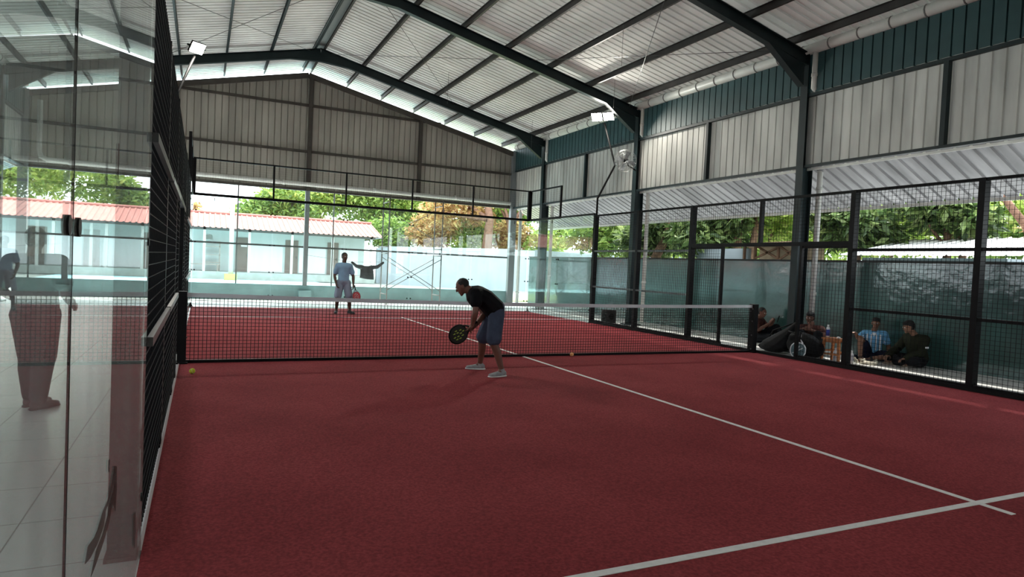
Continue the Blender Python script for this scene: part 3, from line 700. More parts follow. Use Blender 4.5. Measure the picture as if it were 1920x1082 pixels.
rbl = ['backmost tree far behind the right glass', 'tall tree far behind the fan column', 'tall tree far behind the side gate', 'tall tree far behind the teal column', 'tall tree far behind the white shed', 'tall tree far beyond the right picture edge', 'tall tree behind the yard corner']
for i, ((x, y), lb) in enumerate(zip(rb, rbl)):
    tree(lb, (x, y, 0), [(x, y, 2), (x+.2, y, 4), (x, y, 5)], .25, blobset((x, y, 4.2), 2.6, 2.7, 2.9, 8, 70+i), 6000, .38, 'leaf_mid' if i % 2 else 'leaf_bright', 70+i, group='tall trees in the background at right')
def bare(label, pts, r, bark, extra=()):
    t = thing('tree_trunk', label, 'tree', pts[0]); m = MB(); k = len(pts)
    m.tube(pts, [r*(1-.4*i/(k-1)) for i in range(k)], 10)
    m.build('trunk', bark, t)
    for e in extra: MB().tube(e, [r*.6]*(len(e)-1)+[r*.2], 8).build('branch', bark, t)
bare('thick double brown trunk behind the wall above the side gate', [(15.4, 6.2, 0), (15.4, 6.2, 2.2), (15.5, 6.15, 4.4)], .2, BARK, ([(15.6, 5.95, 1.0), (15.7, 5.8, 2.4), (15.8, 5.6, 4.2)],))
bare('dark crooked trunk behind the wall left of the fan column', [(14.1, 8.4, 0), (14.1, 8.6, 1.9), (14.2, 8.2, 2.6), (14.3, 7.9, 3.4)], .2, BARK)
bare('reddish forked trunk behind the wall at the right picture edge', [(14.6, -2.55, 0), (14.6, -2.5, 2.1), (14.5, -2.3, 2.7), (14.6, -1.95, 3.1), (14.7, -1.6, 3.6)], .1, BARKR, ([(14.6, -2.45, 2.4), (14.5, -2.75, 2.9), (14.5, -2.9, 3.6)],))
# sheds and boards behind the wall
t = thing('white_shed', 'low white roofed shed behind the wall at right', 'shed', (14.4, -1.2, 0))
MB().box((13.4, -2.6, 0), (15.4, .3, 2.02)).build('wall', WHITEW, t)
prof = []; y = -2.9
while y < .6: prof += [(13.2, y, 2.06), (13.2, y+.2, 2.06), (13.2, y+.22, 2.09), (13.2, y+.26, 2.06)]; y += .26
MB().ribbon(prof, (2.6, 0, .5)).build('roof', mat('white_roof', (.85, .85, .83), .5), t)
t = thing('wooden_shed', 'open brown timber shed frame behind the wall beside the teal column', 'shed', (14.3, 3.6, 0))
m = MB()
for y in (2.5, 3.2, 4.0, 4.4): m.bar((14.0, y, 0), (14.0, y, 2.35), .06, .06)
m.bar((14, 2.5, 1.95), (14, 3.2, 2.35), .05, .05); m.bar((14, 3.2, 1.95), (14, 2.5, 2.35), .05, .05); m.bar((14, 3.2, 2.0), (14, 4.0, 2.35), .05, .05); m.bar((14, 4.0, 2.0), (14, 3.2, 2.3), .05, .05)
m.build('timber_frame', BARKR, t)
MB().bar((14.3, 2.3, 2.42), (14.3, 4.6, 2.36), 1.1, .06).build('roof', mat('brown_tarp', (.35, .23, .16), .8, noise=.3, nscale=3), t)
MB().bar((14.6, 2.3, 1.5), (14.6, 4.4, 1.5), .06, 1.7).build('back_board', mat('tan_board', (.5, .36, .26), .8, noise=.3, nscale=2), t)
tag(MB().box((14.1, 4.35, 0), (14.2, 6.6, 2.28)).build('white_board', WHITEW), 'white board wall behind the boundary wall above the side gate', 'board')

# ------------------------------------------------------------------ people
ICO = None
def ico():
    global ICO
    if ICO is None:
        bm = bmesh.new(); bmesh.ops.create_icosphere(bm, subdivisions=2, radius=1); ICO = [v.co.copy() for v in bm.verts]; bm.free()
    return ICO
def blob(c, r, ax=None):
    """points of an ellipsoid; ax = three axis vectors."""
    c = V(c); R = r if isinstance(r, (tuple, list)) else (r, r, r)
    if ax is None: return [c + V((p.x*R[0], p.y*R[1], p.z*R[2])) for p in ico()]
    return [c + ax[0]*p.x*R[0] + ax[1]*p.y*R[1] + ax[2]*p.z*R[2] for p in ico()]
def fused(name, pieces, m, parent, vox=.009, smooth=4):
    """each piece is a point cloud; hulls are fused into ONE continuous surface."""
    bm = bmesh.new(); off = wloc(parent)
    for pc in pieces:
        vs = [bm.verts.new(V(p)-off) for p in pc]
        g = bmesh.ops.convex_hull(bm, input=vs)
        bmesh.ops.delete(bm, geom=list({e for e in g['geom_interior']+g['geom_unused'] if isinstance(e, bmesh.types.BMVert)}), context='VERTS')
    me = bpy.data.meshes.new('tmp'); bm.to_mesh(me); bm.free()
    o = bpy.data.objects.new('tmp', me); C.objects.link(o)
    md = o.modifiers.new('r', 'REMESH'); md.mode = 'VOXEL'; md.voxel_size = vox; md.use_smooth_shade = True
    if smooth: ms = o.modifiers.new('s', 'SMOOTH'); ms.factor = .5; ms.iterations = smooth
    bpy.context.view_layer.update(); dg = bpy.context.evaluated_depsgraph_get()
    nm = bpy.data.meshes.new_from_object(o.evaluated_get(dg)); nm.name = name
    bpy.data.objects.remove(o); bpy.data.meshes.remove(me)
    nm.materials.clear(); nm.materials.append(m); nm.polygons.foreach_set('use_smooth', [True]*len(nm.polygons))
    r = bpy.data.objects.new(name, nm); C.objects.link(r); r.parent = parent; return r
def cap(a, ra, b, rb): return blob(a, ra) + blob(b, rb)
def lerp(a, b, t): return V(a).lerp(V(b), t)
def orth(f, u):
    f = V(f).normalized(); r = f.cross(V(u)).normalized(); return r, f, r.cross(f)
def hand(el, wr, tip, palm, side, s, curl):
    """palm, four fingers of different lengths and a thumb leaving the side of the palm."""
    d = (V(tip)).normalized(); n = (V(palm) - d*V(palm).dot(d)).normalized(); l = d.cross(n)*side
    w = V(wr); out = [cap(w, .024*s, w+d*.03*s, .028*s),
        blob(w+d*.045*s+l*.0, (.040*s, .045*s, .015*s), (l, d, n)) + blob(w+d*.078*s, (.038*s, .012*s, .012*s), (l, d, n))]
    for i, L_ in enumerate((.072, .080, .074, .058)):
        p = w + d*.082*s + l*(.030-.020*i)*s; a = 0; dd = d
        for k, fr in enumerate((.45, .32, .25)):
            a = curl*(.7, 1.6, 2.3)[k]; dd = d*math.cos(a) + n*math.sin(a); q = p + dd*L_*fr*s
            out.append(cap(p, .0092*s, q, .0083*s)); p = q
    b = w + d*.025*s + l*.028*s; q = b + (d*.5+l*.75+n*.35).normalized()*.042*s; e = q + (d*.75+l*.1+n*(.5+curl*.4)).normalized()*.034*s
    out += [cap(b, .015*s, q, .0105*s), cap(q, .0105*s, e, .009*s)]
    return out
SKIN = mat('skin_brown', (.15, .065, .045), .5, noise=.08, nscale=6)
SKIND = mat('skin_dark', (.085, .045, .032), .5, noise=.08, nscale=6)
SKINL = mat('skin_tan', (.25, .13, .085), .5, noise=.08, nscale=6)
HAIR = mat('black_hair', (.008, .007, .007), .6, bump=.6, bscale=90)
EYEW = mat('eye_white', (.6, .58, .55), .3); PUP = mat('eye_dark', (.02, .012, .01), .2); LIPS = mat('lips', (.20, .07, .06), .5)
def person(label, loc, J, skin, vox=.009, s=1.0, outfit=(), shoes=None, hair=None, curl=(.6, .6), bald=False, belly=1.0, group=None):
    t = thing('person', label, 'person', loc, group)
    J = {k: V(v) for k, v in J.items()}
    up = (J['neck']-J['pelvis']).normalized(); sd = (J['shR']-J['shL']); sd = (sd - up*sd.dot(up)).normalized(); fw = up.cross(sd)
    if 'fwd' in J and fw.dot(J['fwd']) < 0: fw = -fw
    hr, hf, hu = orth(J['face'], J['hup']); hc = J['head']; A = (hr, hf, hu)
    hp = [blob(hc+hu*.03*s-hf*.012*s, (.074*s, .092*s, .084*s), A), blob(hc-hu*.0*s+hf*.012*s, (.066*s, .078*s, .085*s), A),
          blob(hc-hu*.035*s+hf*.03*s, (.052*s, .05*s, .05*s), A) + blob(hc-hu*.088*s+hf*.058*s, (.026*s, .02*s, .016*s), A),
          blob(hc+hf*.086*s+hu*.022*s, .006*s) + blob(hc+hf*.098*s-hu*.018*s, (.015*s, .010*s, .010*s), A),        # nose
          blob(hc+hf*.076*s+hu*.036*s, (.045*s, .012*s, .009*s), A),                                                # brow
          cap(hc-hf*.02*s-hu*.05*s, .052*s, J['neck'], .058*s)]
    for q in (-1, 1): hp.append(blob(hc+hr*q*.076*s-hf*.006*s-hu*.002*s, (.008*s, .018*s, .031*s), A))
    def torso(g, b=1.0):
        ch = lerp(J['pelvis'], J['neck'], .72); wa = lerp(J['pelvis'], J['neck'], .38) + V(J.get('bend', (0,0,0)))
        sw = (J['shR']-J['shL']).length/2; X = (sd, fw, up)
        P1 = blob(ch, (sw*.92+g, .112*s*b+g, .13*s), X); P2 = blob(wa, (sw*.80*b+g, .105*s*b+g, .10*s), X); P3 = blob(J['pelvis'], (sw*.84*b+g, .115*s*b+g, .10*s), X)
        sh = blob(J['shL'], .058*s+g) + blob(J['shR'], .058*s+g) + blob(lerp(J['pelvis'], J['neck'], .9), (.07*s, .07*s, .05*s), X)
        return [P1+P2, P2+P3, P1+sh]
    def arm(q, g, f=1.0):
        a, b, c = J['sh'+q], J['el'+q], J['wr'+q]; ra, rb, rc = .052*s+g, .041*s+g, .027*s+g
        if f <= 1: return [cap(a, ra, lerp(a, b, f), ra+(rb-ra)*f + (0.008 if g else 0))]
        return [cap(a, ra, b, rb), blob(b, rb) + blob(lerp(b, c, .3), rb*1.0) , cap(lerp(b, c, .3), rb, lerp(b, c, min(1, f-1)), rb+(rc-rb)*min(1, f-1))]
    def leg(q, g, f=2.0, flare=0):
        a, b, c = J['hip'+q], J['kn'+q], J['an'+q]; ra, rb, rc = .085*s+g, .056*s+g, .036*s+g
        if f <= 1: return [cap(a, ra, lerp(a, b, f), ra+(rb-ra)*f+flare)]
        o = [cap(a, ra, b, rb+(flare if g else 0))]; cm = lerp(b, c, .32)
        calf = cm - (fw if 'kfwd' not in J else J['kfwd'])*.012*s
        o += [blob(b, rb)+blob(calf, .055*s+g), blob(calf, .055*s+g)+blob(lerp(b, c, min(1, f-1)), rc+(flare if g else 0))]
        return o
    body = hp + torso(0, belly)
    for q, sn in (('L', -1), ('R', 1)):
        body += arm(q, 0, 2.0) + leg(q, 0, 2.0)
        body += hand(J['el'+q], J['wr'+q], J['hd'+q], J['pn'+q], sn if J.get('hs') is None else -sn, s, curl[0 if q == 'L' else 1])
        an, to = J['an'+q], J['to'+q]; body += [cap(an, .036*s, lerp(an, to, .25)-V((0,0,.02)), .034*s), cap(lerp(an, to, .2)-V((0,0,.02)), .032*s, to, .022*s)]
    b = fused('body', body, skin, t, vox)
    for q in (-1, 1):
        e = MB().ball(hc+hf*.079*s+hr*q*.03*s+hu*.014*s, .0115*s, 8, 6).build('eye', EYEW, t)
        MB().ball(hc+hf*.087*s+hr*q*.03*s+hu*.014*s, .0055*s, 8, 6).build('pupil', PUP, e)
    mo = [blob(hc+hf*.083*s-hu*.047*s, (.022*s, .009*s, .006*s), A)]; fused('mouth', mo, LIPS, t, .005, 1)
    if hair != 'none':
        k = [blob(hc+hu*.040*s-hf*.026*s, (.082*s, .092*s, .084*s), A), blob(hc+hu*.0*s-hf*.05*s, (.074*s, .058*s, .075*s), A)]
        if hair == 'full': k += [blob(hc+hu*.075*s+hf*.03*s, (.066*s, .062*s, .04*s), A), blob(hc+hu*.085*s-hf*.02*s, (.078*s, .08*s, .045*s), A)]
        if hair == 'buzz': k = [blob(hc+hu*.034*s-hf*.02*s, (.0765*s, .0895*s, .0835*s), A)]
        fused('hair', k, HAIR, t, vox*.9, 2)
    for spec in outfit:
        kind, m_, f = spec[:3]; g = spec[3] if len(spec) > 3 else .012
        if kind == 'top':
            P = torso(g, belly) + [blob(lerp(J['pelvis'], J['neck'], .93), .062*s)]
            for q in 'LR': P += arm(q, g, f)
            nm = spec[4] if len(spec) > 4 else 'shirt'
        elif kind == 'bottom':
            X = (sd, fw, up); P = [blob(J['pelvis'], ((J['shR']-J['shL']).length/2*.84*belly+g, .118*s*belly+g, .10*s), X)+blob(J['hipL'], .088*s+g)+blob(J['hipR'], .088*s+g)]
            for q in 'LR': P += leg(q, g, f, .02 if f < 1.3 else .006)
            nm = spec[4] if len(spec) > 4 else 'trousers'
        fused(nm, P, m_, t, vox, 3)
    if shoes:
        for q in 'LR':
            an, to = J['an'+q], J['to'+q]; d = (to-an); d.z = 0 if abs(d.z) < d.length*.8 else d.z; d.normalize(); n = V(J.get('fn'+q, (0, 0, 1))); l = d.cross(n).normalized(); n = l.cross(d)
            k = an - n*(.075*s); X = (l, d, n)
            up_ = [blob(k-d*.035*s+n*.035*s, (.036*s, .04*s, .04*s), X)+blob(k+d*.06*s+n*.03*s, (.042*s, .05*s, .034*s), X), blob(k+d*.06*s+n*.03*s, (.042*s, .05*s, .032*s), X)+blob(k+d*.16*s+n*.018*s, (.04*s, .04*s, .024*s), X), cap(an, .042*s, k+n*.03*s, .038*s)]
            so_ = fused('shoe', up_, shoes[0], t, .008*s, 2)
            sl = [blob(k-d*.045*s, (.036*s, .04*s, .016*s), X)+blob(k+d*.06*s-n*.004*s, (.045*s, .05*s, .014*s), X), blob(k+d*.06*s-n*.004*s, (.045*s, .05*s, .014*s), X)+blob(k+d*.165*s-n*.0*s, (.042*s, .045*s, .014*s), X)]
            fused('sole', sl, shoes[1], so_, .007*s, 1)
    return t
def local(o, yaw, J):
    """joints given as (right, forward, up) about a base point, turned to face the horizontal direction yaw=(fx,fy)."""
    f = V((yaw[0], yaw[1], 0)).normalized(); r = V((f.y, -f.x, 0)); out = {}
    for k, v in J.items():
        q = r*v[0] + f*v[1] + V((0, 0, v[2]))
        out[k] = q if k in ('face', 'hup', 'hdL', 'hdR', 'pnL', 'pnR', 'fwd', 'fnL', 'fnR', 'bend', 'kfwd', 'hs') else q + V(o)
    return out
# --- padel rackets
def racket(label, c, d, n, face_m, rim_m, top_m=None, s=1.0, decor=None):
    """c centre of the head, d from handle to head, n face normal."""
    d = V(d).normalized(); n = V(n); n = (n - d*n.dot(d)).normalized(); l = d.cross(n); c = V(c)
    t = thing('padel_racket', label, 'racket', tuple(c - d*.30*s))
    P = lambda a, b, z=0: c + l*a*s + d*b*s + n*z*s
    out = []
    for k in range(40):
        a = 2*PI*k/40; out.append((.128*math.sin(a), .14*math.cos(a) - (.012*abs(math.sin(a)) if math.cos(a) < 0 else 0)))
    def disc(sc, th, m_, nm, par):
        q = MB(); n_ = len(out); vs = [P(x*sc, y*sc, -th/2) for x, y in out] + [P(x*sc, y*sc, th/2) for x, y in out]
        q.add(vs, [tuple(range(n_)), tuple(range(n_, 2*n_))[::-1]] + [(i, i+n_, (i+1) % n_ + n_, (i+1) % n_) for i in range(n_)]); return q.build(nm, m_, par)
    f_ = disc(.93, .036, face_m, 'face', t)
    q = MB(); q.tube([P(x*.955, y*.955) for x, y in out + out[:1]], .0165*s, 8); q.build('rim', rim_m, t)
    q = MB()
    for sx in (-1, 1): q.tube([P(sx*.085, -.10), P(sx*.05, -.155), P(sx*.012, -.20)], .012*s, 8)
    q.build('throat', rim_m, t)
    q = MB(); q.tube([P(0, -.18), P(0, -.325)], .0165*s, 10); q.tube([P(0, -.322), P(0, -.335)], .021*s, 10); q.build('handle', BLACK, t)
    for z in (-.0195, .0195):
        q = MB()
        for i in range(-3, 4):
            for j in range(-3, 4):
                if i*i+j*j < 10:
                    cc = P(i*.027, j*.027+.005, z); q.add([cc + (l*math.cos(a)+d*math.sin(a))*.006*s for a in (0, 1.05, 2.09, 3.14, 4.19, 5.24)], [(0,1,2,3,4,5)])
        q.build('hole_pattern', BLACK, f_)
        if decor:
            q = MB()
            for poly in decor[1]: q.prism([P(x, y, z*1.0) for x, y in poly], (0,0,0), n*.001*(1 if z > 0 else -1)*s)
            q.build('printed_mark', decor[0], f_)
        if top_m:
            q = MB(); arc = [P(.112*math.sin(a), .122*math.cos(a), z) for a in [(-1.2+2.4*k/12) for k in range(13)]]; q.prism(arc, (0,0,0), n*.0006*(1 if z > 0 else -1)); q.build('top_band', top_m, f_)
    cd = MB(); e = P(0, -.33); cd.tube([e, e+V((.02, .01, -.05)), e+V((.03, .02, -.12))], .003, 5); cd.build('wrist_cord', BLACK, t)
    return t

# --- player in black, bending over before the net
BLK = mat('black_shirt', (.006, .006, .007), .8); NAVY = mat('slate_shorts', (.05, .062, .095), .8, noise=.15, nscale=9)
GSH = mat('grey_shoe', (.30, .30, .30), .7, noise=.2, nscale=25); WSO = mat('white_sole', (.75, .74, .72), .6)
D = V((.40, .9165, 0)); F = V((-.9165, .40, 0))
J = dict(head=(3.360, -1.398, 1.165), face=F*.86+V((0,0,-.5)), hup=F*.45+V((0,0,.86)), neck=(3.435, -1.425, 1.135), shL=(3.475, -1.60, 1.085), shR=(3.548, -1.255, 1.095),
         pelvis=(3.80, -1.525, .865), bend=(-.01, 0, .045), hipL=(3.775, -1.61, .81), hipR=(3.815, -1.435, .81), knL=(3.715, -1.685, .455), knR=(3.725, -1.275, .44),
         anL=(3.835, -1.72, .095), anR=(3.775, -1.12, .095), toL=(3.70, -1.74, .03), toR=(3.645, -1.065, .03),
         elL=(3.452, -1.66, .845), wrL=(3.452, -1.575, .68), elR=(3.71, -1.36, .80), wrR=(3.53, -1.47, .655),
         hdL=(-.35, .35, -.55), pnL=(-.75, .3, .35), hdR=(-.6, -.15, -.35), pnR=(-.3, -.55, -.3), fwd=F*.6+V((0,0,-.8)), kfwd=F)
person('player in black shirt and slate shorts bending forward before the net', (3.76, -1.42, 0.012), J, SKIN, .0065, 1.0,
       [('top', BLK, .46, .026, 'shirt'), ('bottom', NAVY, .86, .024, 'shorts')], (GSH, WSO), 'buzz', (.75, .75), False, 1.08)
YG = mat('lime_print', (.30, .38, .06), .5)
spl = [[(x+a*.011, y+b*.02) for a, b in ((-1, -.3), (-.2, -1), (1, -.4), (.5, .3), (.9, 1), (-.3, .8))] for x, y in ((-.05, .05), (-.01, .07), (.04, .05), (-.06, 0), (-.02, .015), (.03, .0), (.065, .01), (-.04, -.05), (.0, -.04), (.045, -.055), (.01, -.085))]
racket('black padel racket with lime print held low by the bending player', (3.275, -1.53, .548), (-.80, -.0, -.52), (.38, -.90, .2), mat('racket_black', (.012, .014, .012), .35), BLACK, None, .92, (YG, spl))

# --- player in light blue at the far end
BLUE = mat('light_blue_shirt', (.22, .36, .50), .8, noise=.12, nscale=6); SHB = mat('blue_grey_shorts', (.23, .28, .36), .8)
DSH = mat('dark_shoe', (.03, .03, .035), .6)
J = local((3.66, 8.2, .012), (-.1, -1), dict(head=(-.01, .03, 1.51), face=(-.35, .9, -.05), hup=(0, 0, 1), neck=(0, 0, 1.37), shL=(-.155, 0, 1.27), shR=(.155, 0, 1.27), pelvis=(0, 0, .86),
      hipL=(-.085, 0, .82), hipR=(.085, 0, .82), knL=(-.15, .05, .44), knR=(.14, .04, .44), anL=(-.19, 0, .09), anR=(.16, 0, .09), toL=(-.27, .12, .03), toR=(.19, .14, .03),
      elL=(-.25, .0, 1.0), wrL=(-.25, .10, .77), elR=(.235, -.02, 1.0), wrR=(.20, .14, .80), hdL=(0, .05, -1), pnL=(1, .2, 0), hdR=(-.2, .25, -.8), pnR=(-.7, -.1, .1), fwd=(0, 1, 0)))
person('player in light blue shirt standing at the far end of the court', (3.66, 8.2, .012), J, SKIND, .011, 1.0, [('top', BLUE, .62, .022, 'shirt'), ('bottom', SHB, .88, .025, 'shorts')], (DSH, DSH), 'short', (.8, .6))
racket('red padel racket hanging from the hand of the player in light blue', (3.985, 8.06, .485), (.18, -.02, -.95), (.25, -1, 0), mat('racket_red', (.45, .06, .07), .4), mat('racket_grey', (.12, .12, .14), .4), None, .9, (mat('racket_pale', (.6, .5, .5), .4), spl))

# --- person standing outside the left fence, seen through the glass
CHAR = mat('charcoal_cloth', (.035, .037, .042), .85); 
J = local((-1.10, -2.45, 0), (.35, .95), dict(head=(-.04, .05, 1.50), face=(-.3, .9, -.15), hup=(0, .1, 1), neck=(-.02, -.01, 1.37), shL=(-.21, 0, 1.30), shR=(.19, 0, 1.31), pelvis=(0, 0, .88),
      hipL=(-.09, 0, .84), hipR=(.09, 0, .84), knL=(-.08, .06, .46), knR=(.07, .03, .46), anL=(-.07, .08, .09), anR=(.06, -.04, .09), toL=(-.02, .26, .03), toR=(.12, .13, .03),
      elL=(-.30, .02, 1.04), wrL=(-.27, .22, .94), elR=(.27, -.03, 1.03), wrR=(.22, .17, .92), hdL=(.1, .9, -.2), pnL=(.9, 0, 0), hdR=(-.1, .9, -.2), pnR=(-.9, 0, 0), fwd=(0, 1, 0)))
person('person in dark shirt and trousers standing outside, seen through the near left glass', (-1.10, -2.45, 0), J, SKIND, .012, 1.03, [('top', CHAR, .62, .025, 'shirt'), ('bottom', CHAR, 1.95, .03, 'trousers')], (DSH, DSH), 'short', (.8, .6))

# --- people sitting on the tiles at right
JB = mat('jersey_blue', (.16, .42, .70), .7, noise=.1, nscale=5); JW = mat('jersey_white', (.75, .80, .85), .7)
OL = mat('olive_jacket', (.018, .021, .012), .8, noise=.2, nscale=5); BRN = mat('brown_stripe_shirt', (.085, .035, .03), .8, noise=.4, nscale=18)
DKP = mat('dark_trousers', (.010, .011, .014), .85); NV = mat('navy_shorts', (.01, .014, .035), .8)
kf = (-.81, -.58)
J = local((11.86, -1.2, 0), kf, dict(head=(-.02, .03, .70), face=(.05, 1, -.05), hup=(0, 0, 1), neck=(0, -.03, .56), shL=(-.17, -.04, .50), shR=(.16, -.03, .49), pelvis=(0, -.02, .11),
      hipL=(-.08, .0, .10), hipR=(.08, .02, .10), knL=(-.30, .30, .12), knR=(.22, .28, .42), anL=(.02, .42, .07), anR=(.20, .42, .06), toL=(.17, .48, .05), toR=(.22, .60, .03),
      elL=(-.26, -.04, .27), wrL=(-.25, .02, .06), elR=(.26, .14, .40), wrR=(.30, .33, .50), hdL=(-.3, .9, -.2), pnL=(0, 0, -1), hdR=(.3, .7, .3), pnR=(0, .3, -1), fwd=(0, 1, 0)))
kid = person('boy in light blue and white jersey sitting on the tiles, one knee raised', (11.86, -1.2, 0), J, SKINL, .0085, .92, [('top', JB, .6, .02, 'jersey'), ('bottom', NV, .6, .025, 'shorts')], (DSH, WSO), 'full', (.3, .5))
def K(a, b, c): f = V((*kf, 0)).normalized(); r = V((f.y, -f.x, 0)); return V((11.86, -1.2, 0)) + r*a + f*b + V((0, 0, c))
jr = kid
for x in (-.11, -.04, .04, .11):
    MB().add([K(x-.012, .105, .50), K(x+.012, .105, .50), K(x+.012, .125, .20), K(x-.012, .125, .20)], [(0,1,2,3)]).build('white_stripe', JW, jr)
MB().prism([K(-.05, .105, .53), K(.04, .105, .53), K(0, .115, .45)], (0,0,0), (0.004, 0.003, 0)).build('collar', JW, jr)
for q, e0, e1 in (('L', K(-.20, -.04, .40), K(-.225, -.04, .355)), ('R', K(.205, .05, .445), K(.225, .085, .43))):
    MB().tube([e0, e1], .066, 12).build('sleeve_cuff', JW, jr)
of = (-.88, .22)
J = local((11.95, -1.98, 0), of, dict(head=(.02, .18, .70), face=(.25, .9, -.25), hup=(0, .2, .95), neck=(0, .06, .57), shL=(-.19, .02, .50), shR=(.19, .03, .50), pelvis=(0, -.05, .12),
      hipL=(-.09, .0, .10), hipR=(.09, .0, .10), knL=(-.32, .30, .13), knR=(.32, .30, .13), anL=(.06, .40, .07), anR=(-.06, .32, .07), toL=(.20, .46, .05), toR=(-.20, .38, .05),
      elL=(-.27, .14, .29), wrL=(-.20, .38, .17), elR=(.27, .16, .29), wrR=(.20, .40, .17), hdL=(.3, .8, -.3), pnL=(0, 0, -1), hdR=(-.3, .8, -.3), pnR=(0, 0, -1), fwd=(0, 1, -.2)))
ol = person('man in dark olive jacket sitting cross-legged with his back half turned', (11.95, -1.98, 0), J, SKINL, .009, 1.0, [('top', OL, 1.98, .035, 'jacket'), ('bottom', DKP, 1.9, .03, 'trousers')], (mat('tan_shoe', (.25, .2, .16), .7), WSO), 'full', (.5, .5))
def Q(a, b, c): f = V((*of, 0)).normalized(); r = V((f.y, -f.x, 0)); return V((11.95, -1.98, 0)) + r*a + f*b + V((0, 0, c))
q = MB(); b0 = Q(-.335, .10, .375); q.box(tuple(b0-V((.03, .012, .014))), tuple(b0+V((.03, .012, .014)))); q.build('white_patch', JW, ol)
J = local((11.78, 1.62, 0), (.25, -.97), dict(head=(.0, .10, .68), face=(.1, .9, -.25), hup=(0, .2, .95), neck=(0, .02, .55), shL=(-.17, .0, .48), shR=(.17, .0, .48), pelvis=(0, -.06, .12),
      hipL=(-.09, .0, .10), hipR=(.09, .0, .10), knL=(-.14, .38, .36), knR=(.16, .40, .14), anL=(-.12, .60, .08), anR=(.14, .76, .07), toL=(-.12, .76, .03), toR=(.18, .88, .08),
      elL=(-.20, .16, .30), wrL=(-.07, .32, .46), elR=(.22, .15, .30), wrR=(.07, .33, .46), hdL=(.2, .3, .8), pnL=(.8, .3, 0), hdR=(-.2, .3, .8), pnR=(-.8, .3, 0), fwd=(0, 1, -.1)))
person('man sitting by the net post looking down at a phone held up in both hands', (11.78, 1.62, 0), J, SKIN, .009, 1.0, [('top', BRN, .7, .02, 'shirt'), ('bottom', DKP, 1.9, .03, 'trousers')], (DSH, DSH), 'short', (.5, .5))
f_ = V((.55, -.83, 0)).normalized(); pc = V((11.78, 1.62, 0)) + f_*.43 + V((0, 0, .56)); r_ = V((f_.y, -f_.x, 0))
t = thing('mobile_phone', 'black phone held up by the man sitting behind the net post', 'phone', tuple(pc))
MB().prism([pc + r_*a*.038 + V((0, 0, b*.078)) + f_*b*.02 for a, b in ((-1,-1),(1,-1),(1,1),(-1,1))], (0,0,0), f_*.009).build('case', BLACK, t)
MB().prism([pc + r_*a*.034 + V((0, 0, b*.073)) + f_*b*.02 - f_*.001 for a, b in ((-1,-1),(1,-1),(1,1),(-1,1))], (0,0,0), -f_*.001).build('screen', mat('phone_screen', (.02, .02, .03), .1), t)
J = local((11.16, -.36, 0), (-.81, -.58), dict(head=(.03, .05, .72), face=(.35, .9, -.1), hup=(0, .1, .95), neck=(0, -.02, .58), shL=(-.18, .0, .51), shR=(.18, .0, .51), pelvis=(0, -.08, .12),
      hipL=(-.09, -.02, .10), hipR=(.09, -.02, .10), knL=(-.15, .34, .42), knR=(.15, .34, .42), anL=(-.12, .50, .08), anR=(.12, .50, .08), toL=(-.13, .64, .03), toR=(.13, .64, .03),
      elL=(-.26, .26, .42), wrL=(-.04, .34, .50), elR=(.24, .26, .44), wrR=(.02, .30, .55), hdL=(.9, .1, .2), pnL=(0, -1, 0), hdR=(-.5, .1, .7), pnR=(0, -1, 0), fwd=(0, 1, -.1)))
person('person sitting behind the black bags with arms folded over raised knees', (11.16, -.36, 0), J, SKIN, .009, 1.0, [('top', BRN, .65, .02, 'shirt'), ('bottom', DKP, 1.9, .03, 'trousers')], (DSH, DSH), 'full', (.6, .6))

# ------------------------------------------------------------------ things on the floor
t = thing('racket_bag', 'large black bag slumped against the teal column', 'bag', (10.72, .0, 0))
BAG = mat('bag_black', (.008, .008, .009), .7, noise=.3, nscale=6)
fused('bag_body', [blob((10.62, .0, .14), (.22, .34, .14)) + blob((10.74, -.25, .40), (.12, .16, .14)), blob((10.74, -.25, .42), (.11, .14, .12)) + blob((10.78, -.33, .58), (.05, .07, .06)), blob((10.6, .06, .10), (.20, .34, .10))], BAG, t, .012, 4)
MB().tube([(10.66, .2, .30), (10.70, .16, .42), (10.76, .0, .50), (10.78, -.26, .60)], .013, 8).build('strap', BLACK, t)
t = thing('racket_bag', 'round black padel bag with small white logo behind the leaning racket', 'bag', (10.52, -.74, 0))
b_ = fused('bag_body', [blob((10.52, -.74, .24), (.20, .36, .24)) + blob((10.53, -.98, .20), (.16, .20, .18)), blob((10.5, -.64, .34), (.16, .20, .15))], BAG, t, .012, 5)
WL = mat('logo_white', (.55, .55, .55), .6)
n_ = V((-.80, -.60, 0)); n_.normalize(); l_ = V((n_.y, -n_.x, 0)) * -1; cc = V((10.49, -.70, .40)) + n_*.222
for i in range(3):
    q = MB(); a = -.035+.024*i; hgt = .02+.016*i
    q.prism([cc+l_*a+V((0,0,0)), cc+l_*(a+.016), cc+l_*(a+.016-.0)+V((0,0,hgt)), cc+l_*a+V((0,0,hgt-.008))], (0,0,0), n_*.006); q.build('logo_bar', WL, t)
MB().tube([(10.38, -.44, .40), (10.32, -.56, .48), (10.32, -.72, .46), (10.36, -.86, .34)], .012, 8).build('carry_strap', BLACK, t)
racket('teal and pink padel racket with white edge leaning against the round black bag', (10.17, -.93, .17), (-.12, .02, -.95), (-.80, -.60, -.2), mat('racket_teal', (.10, .17, .19), .4), mat('racket_white', (.7, .7, .72), .4), None, 1.0,
       (mat('racket_mark', (.62, .66, .68), .4), [[(-.09, -.05), (-.075, -.065), (.09, .06), (.08, .07)], [(-.02, -.08), (.0, -.08), (.03, .04), (.01, .03)]]))
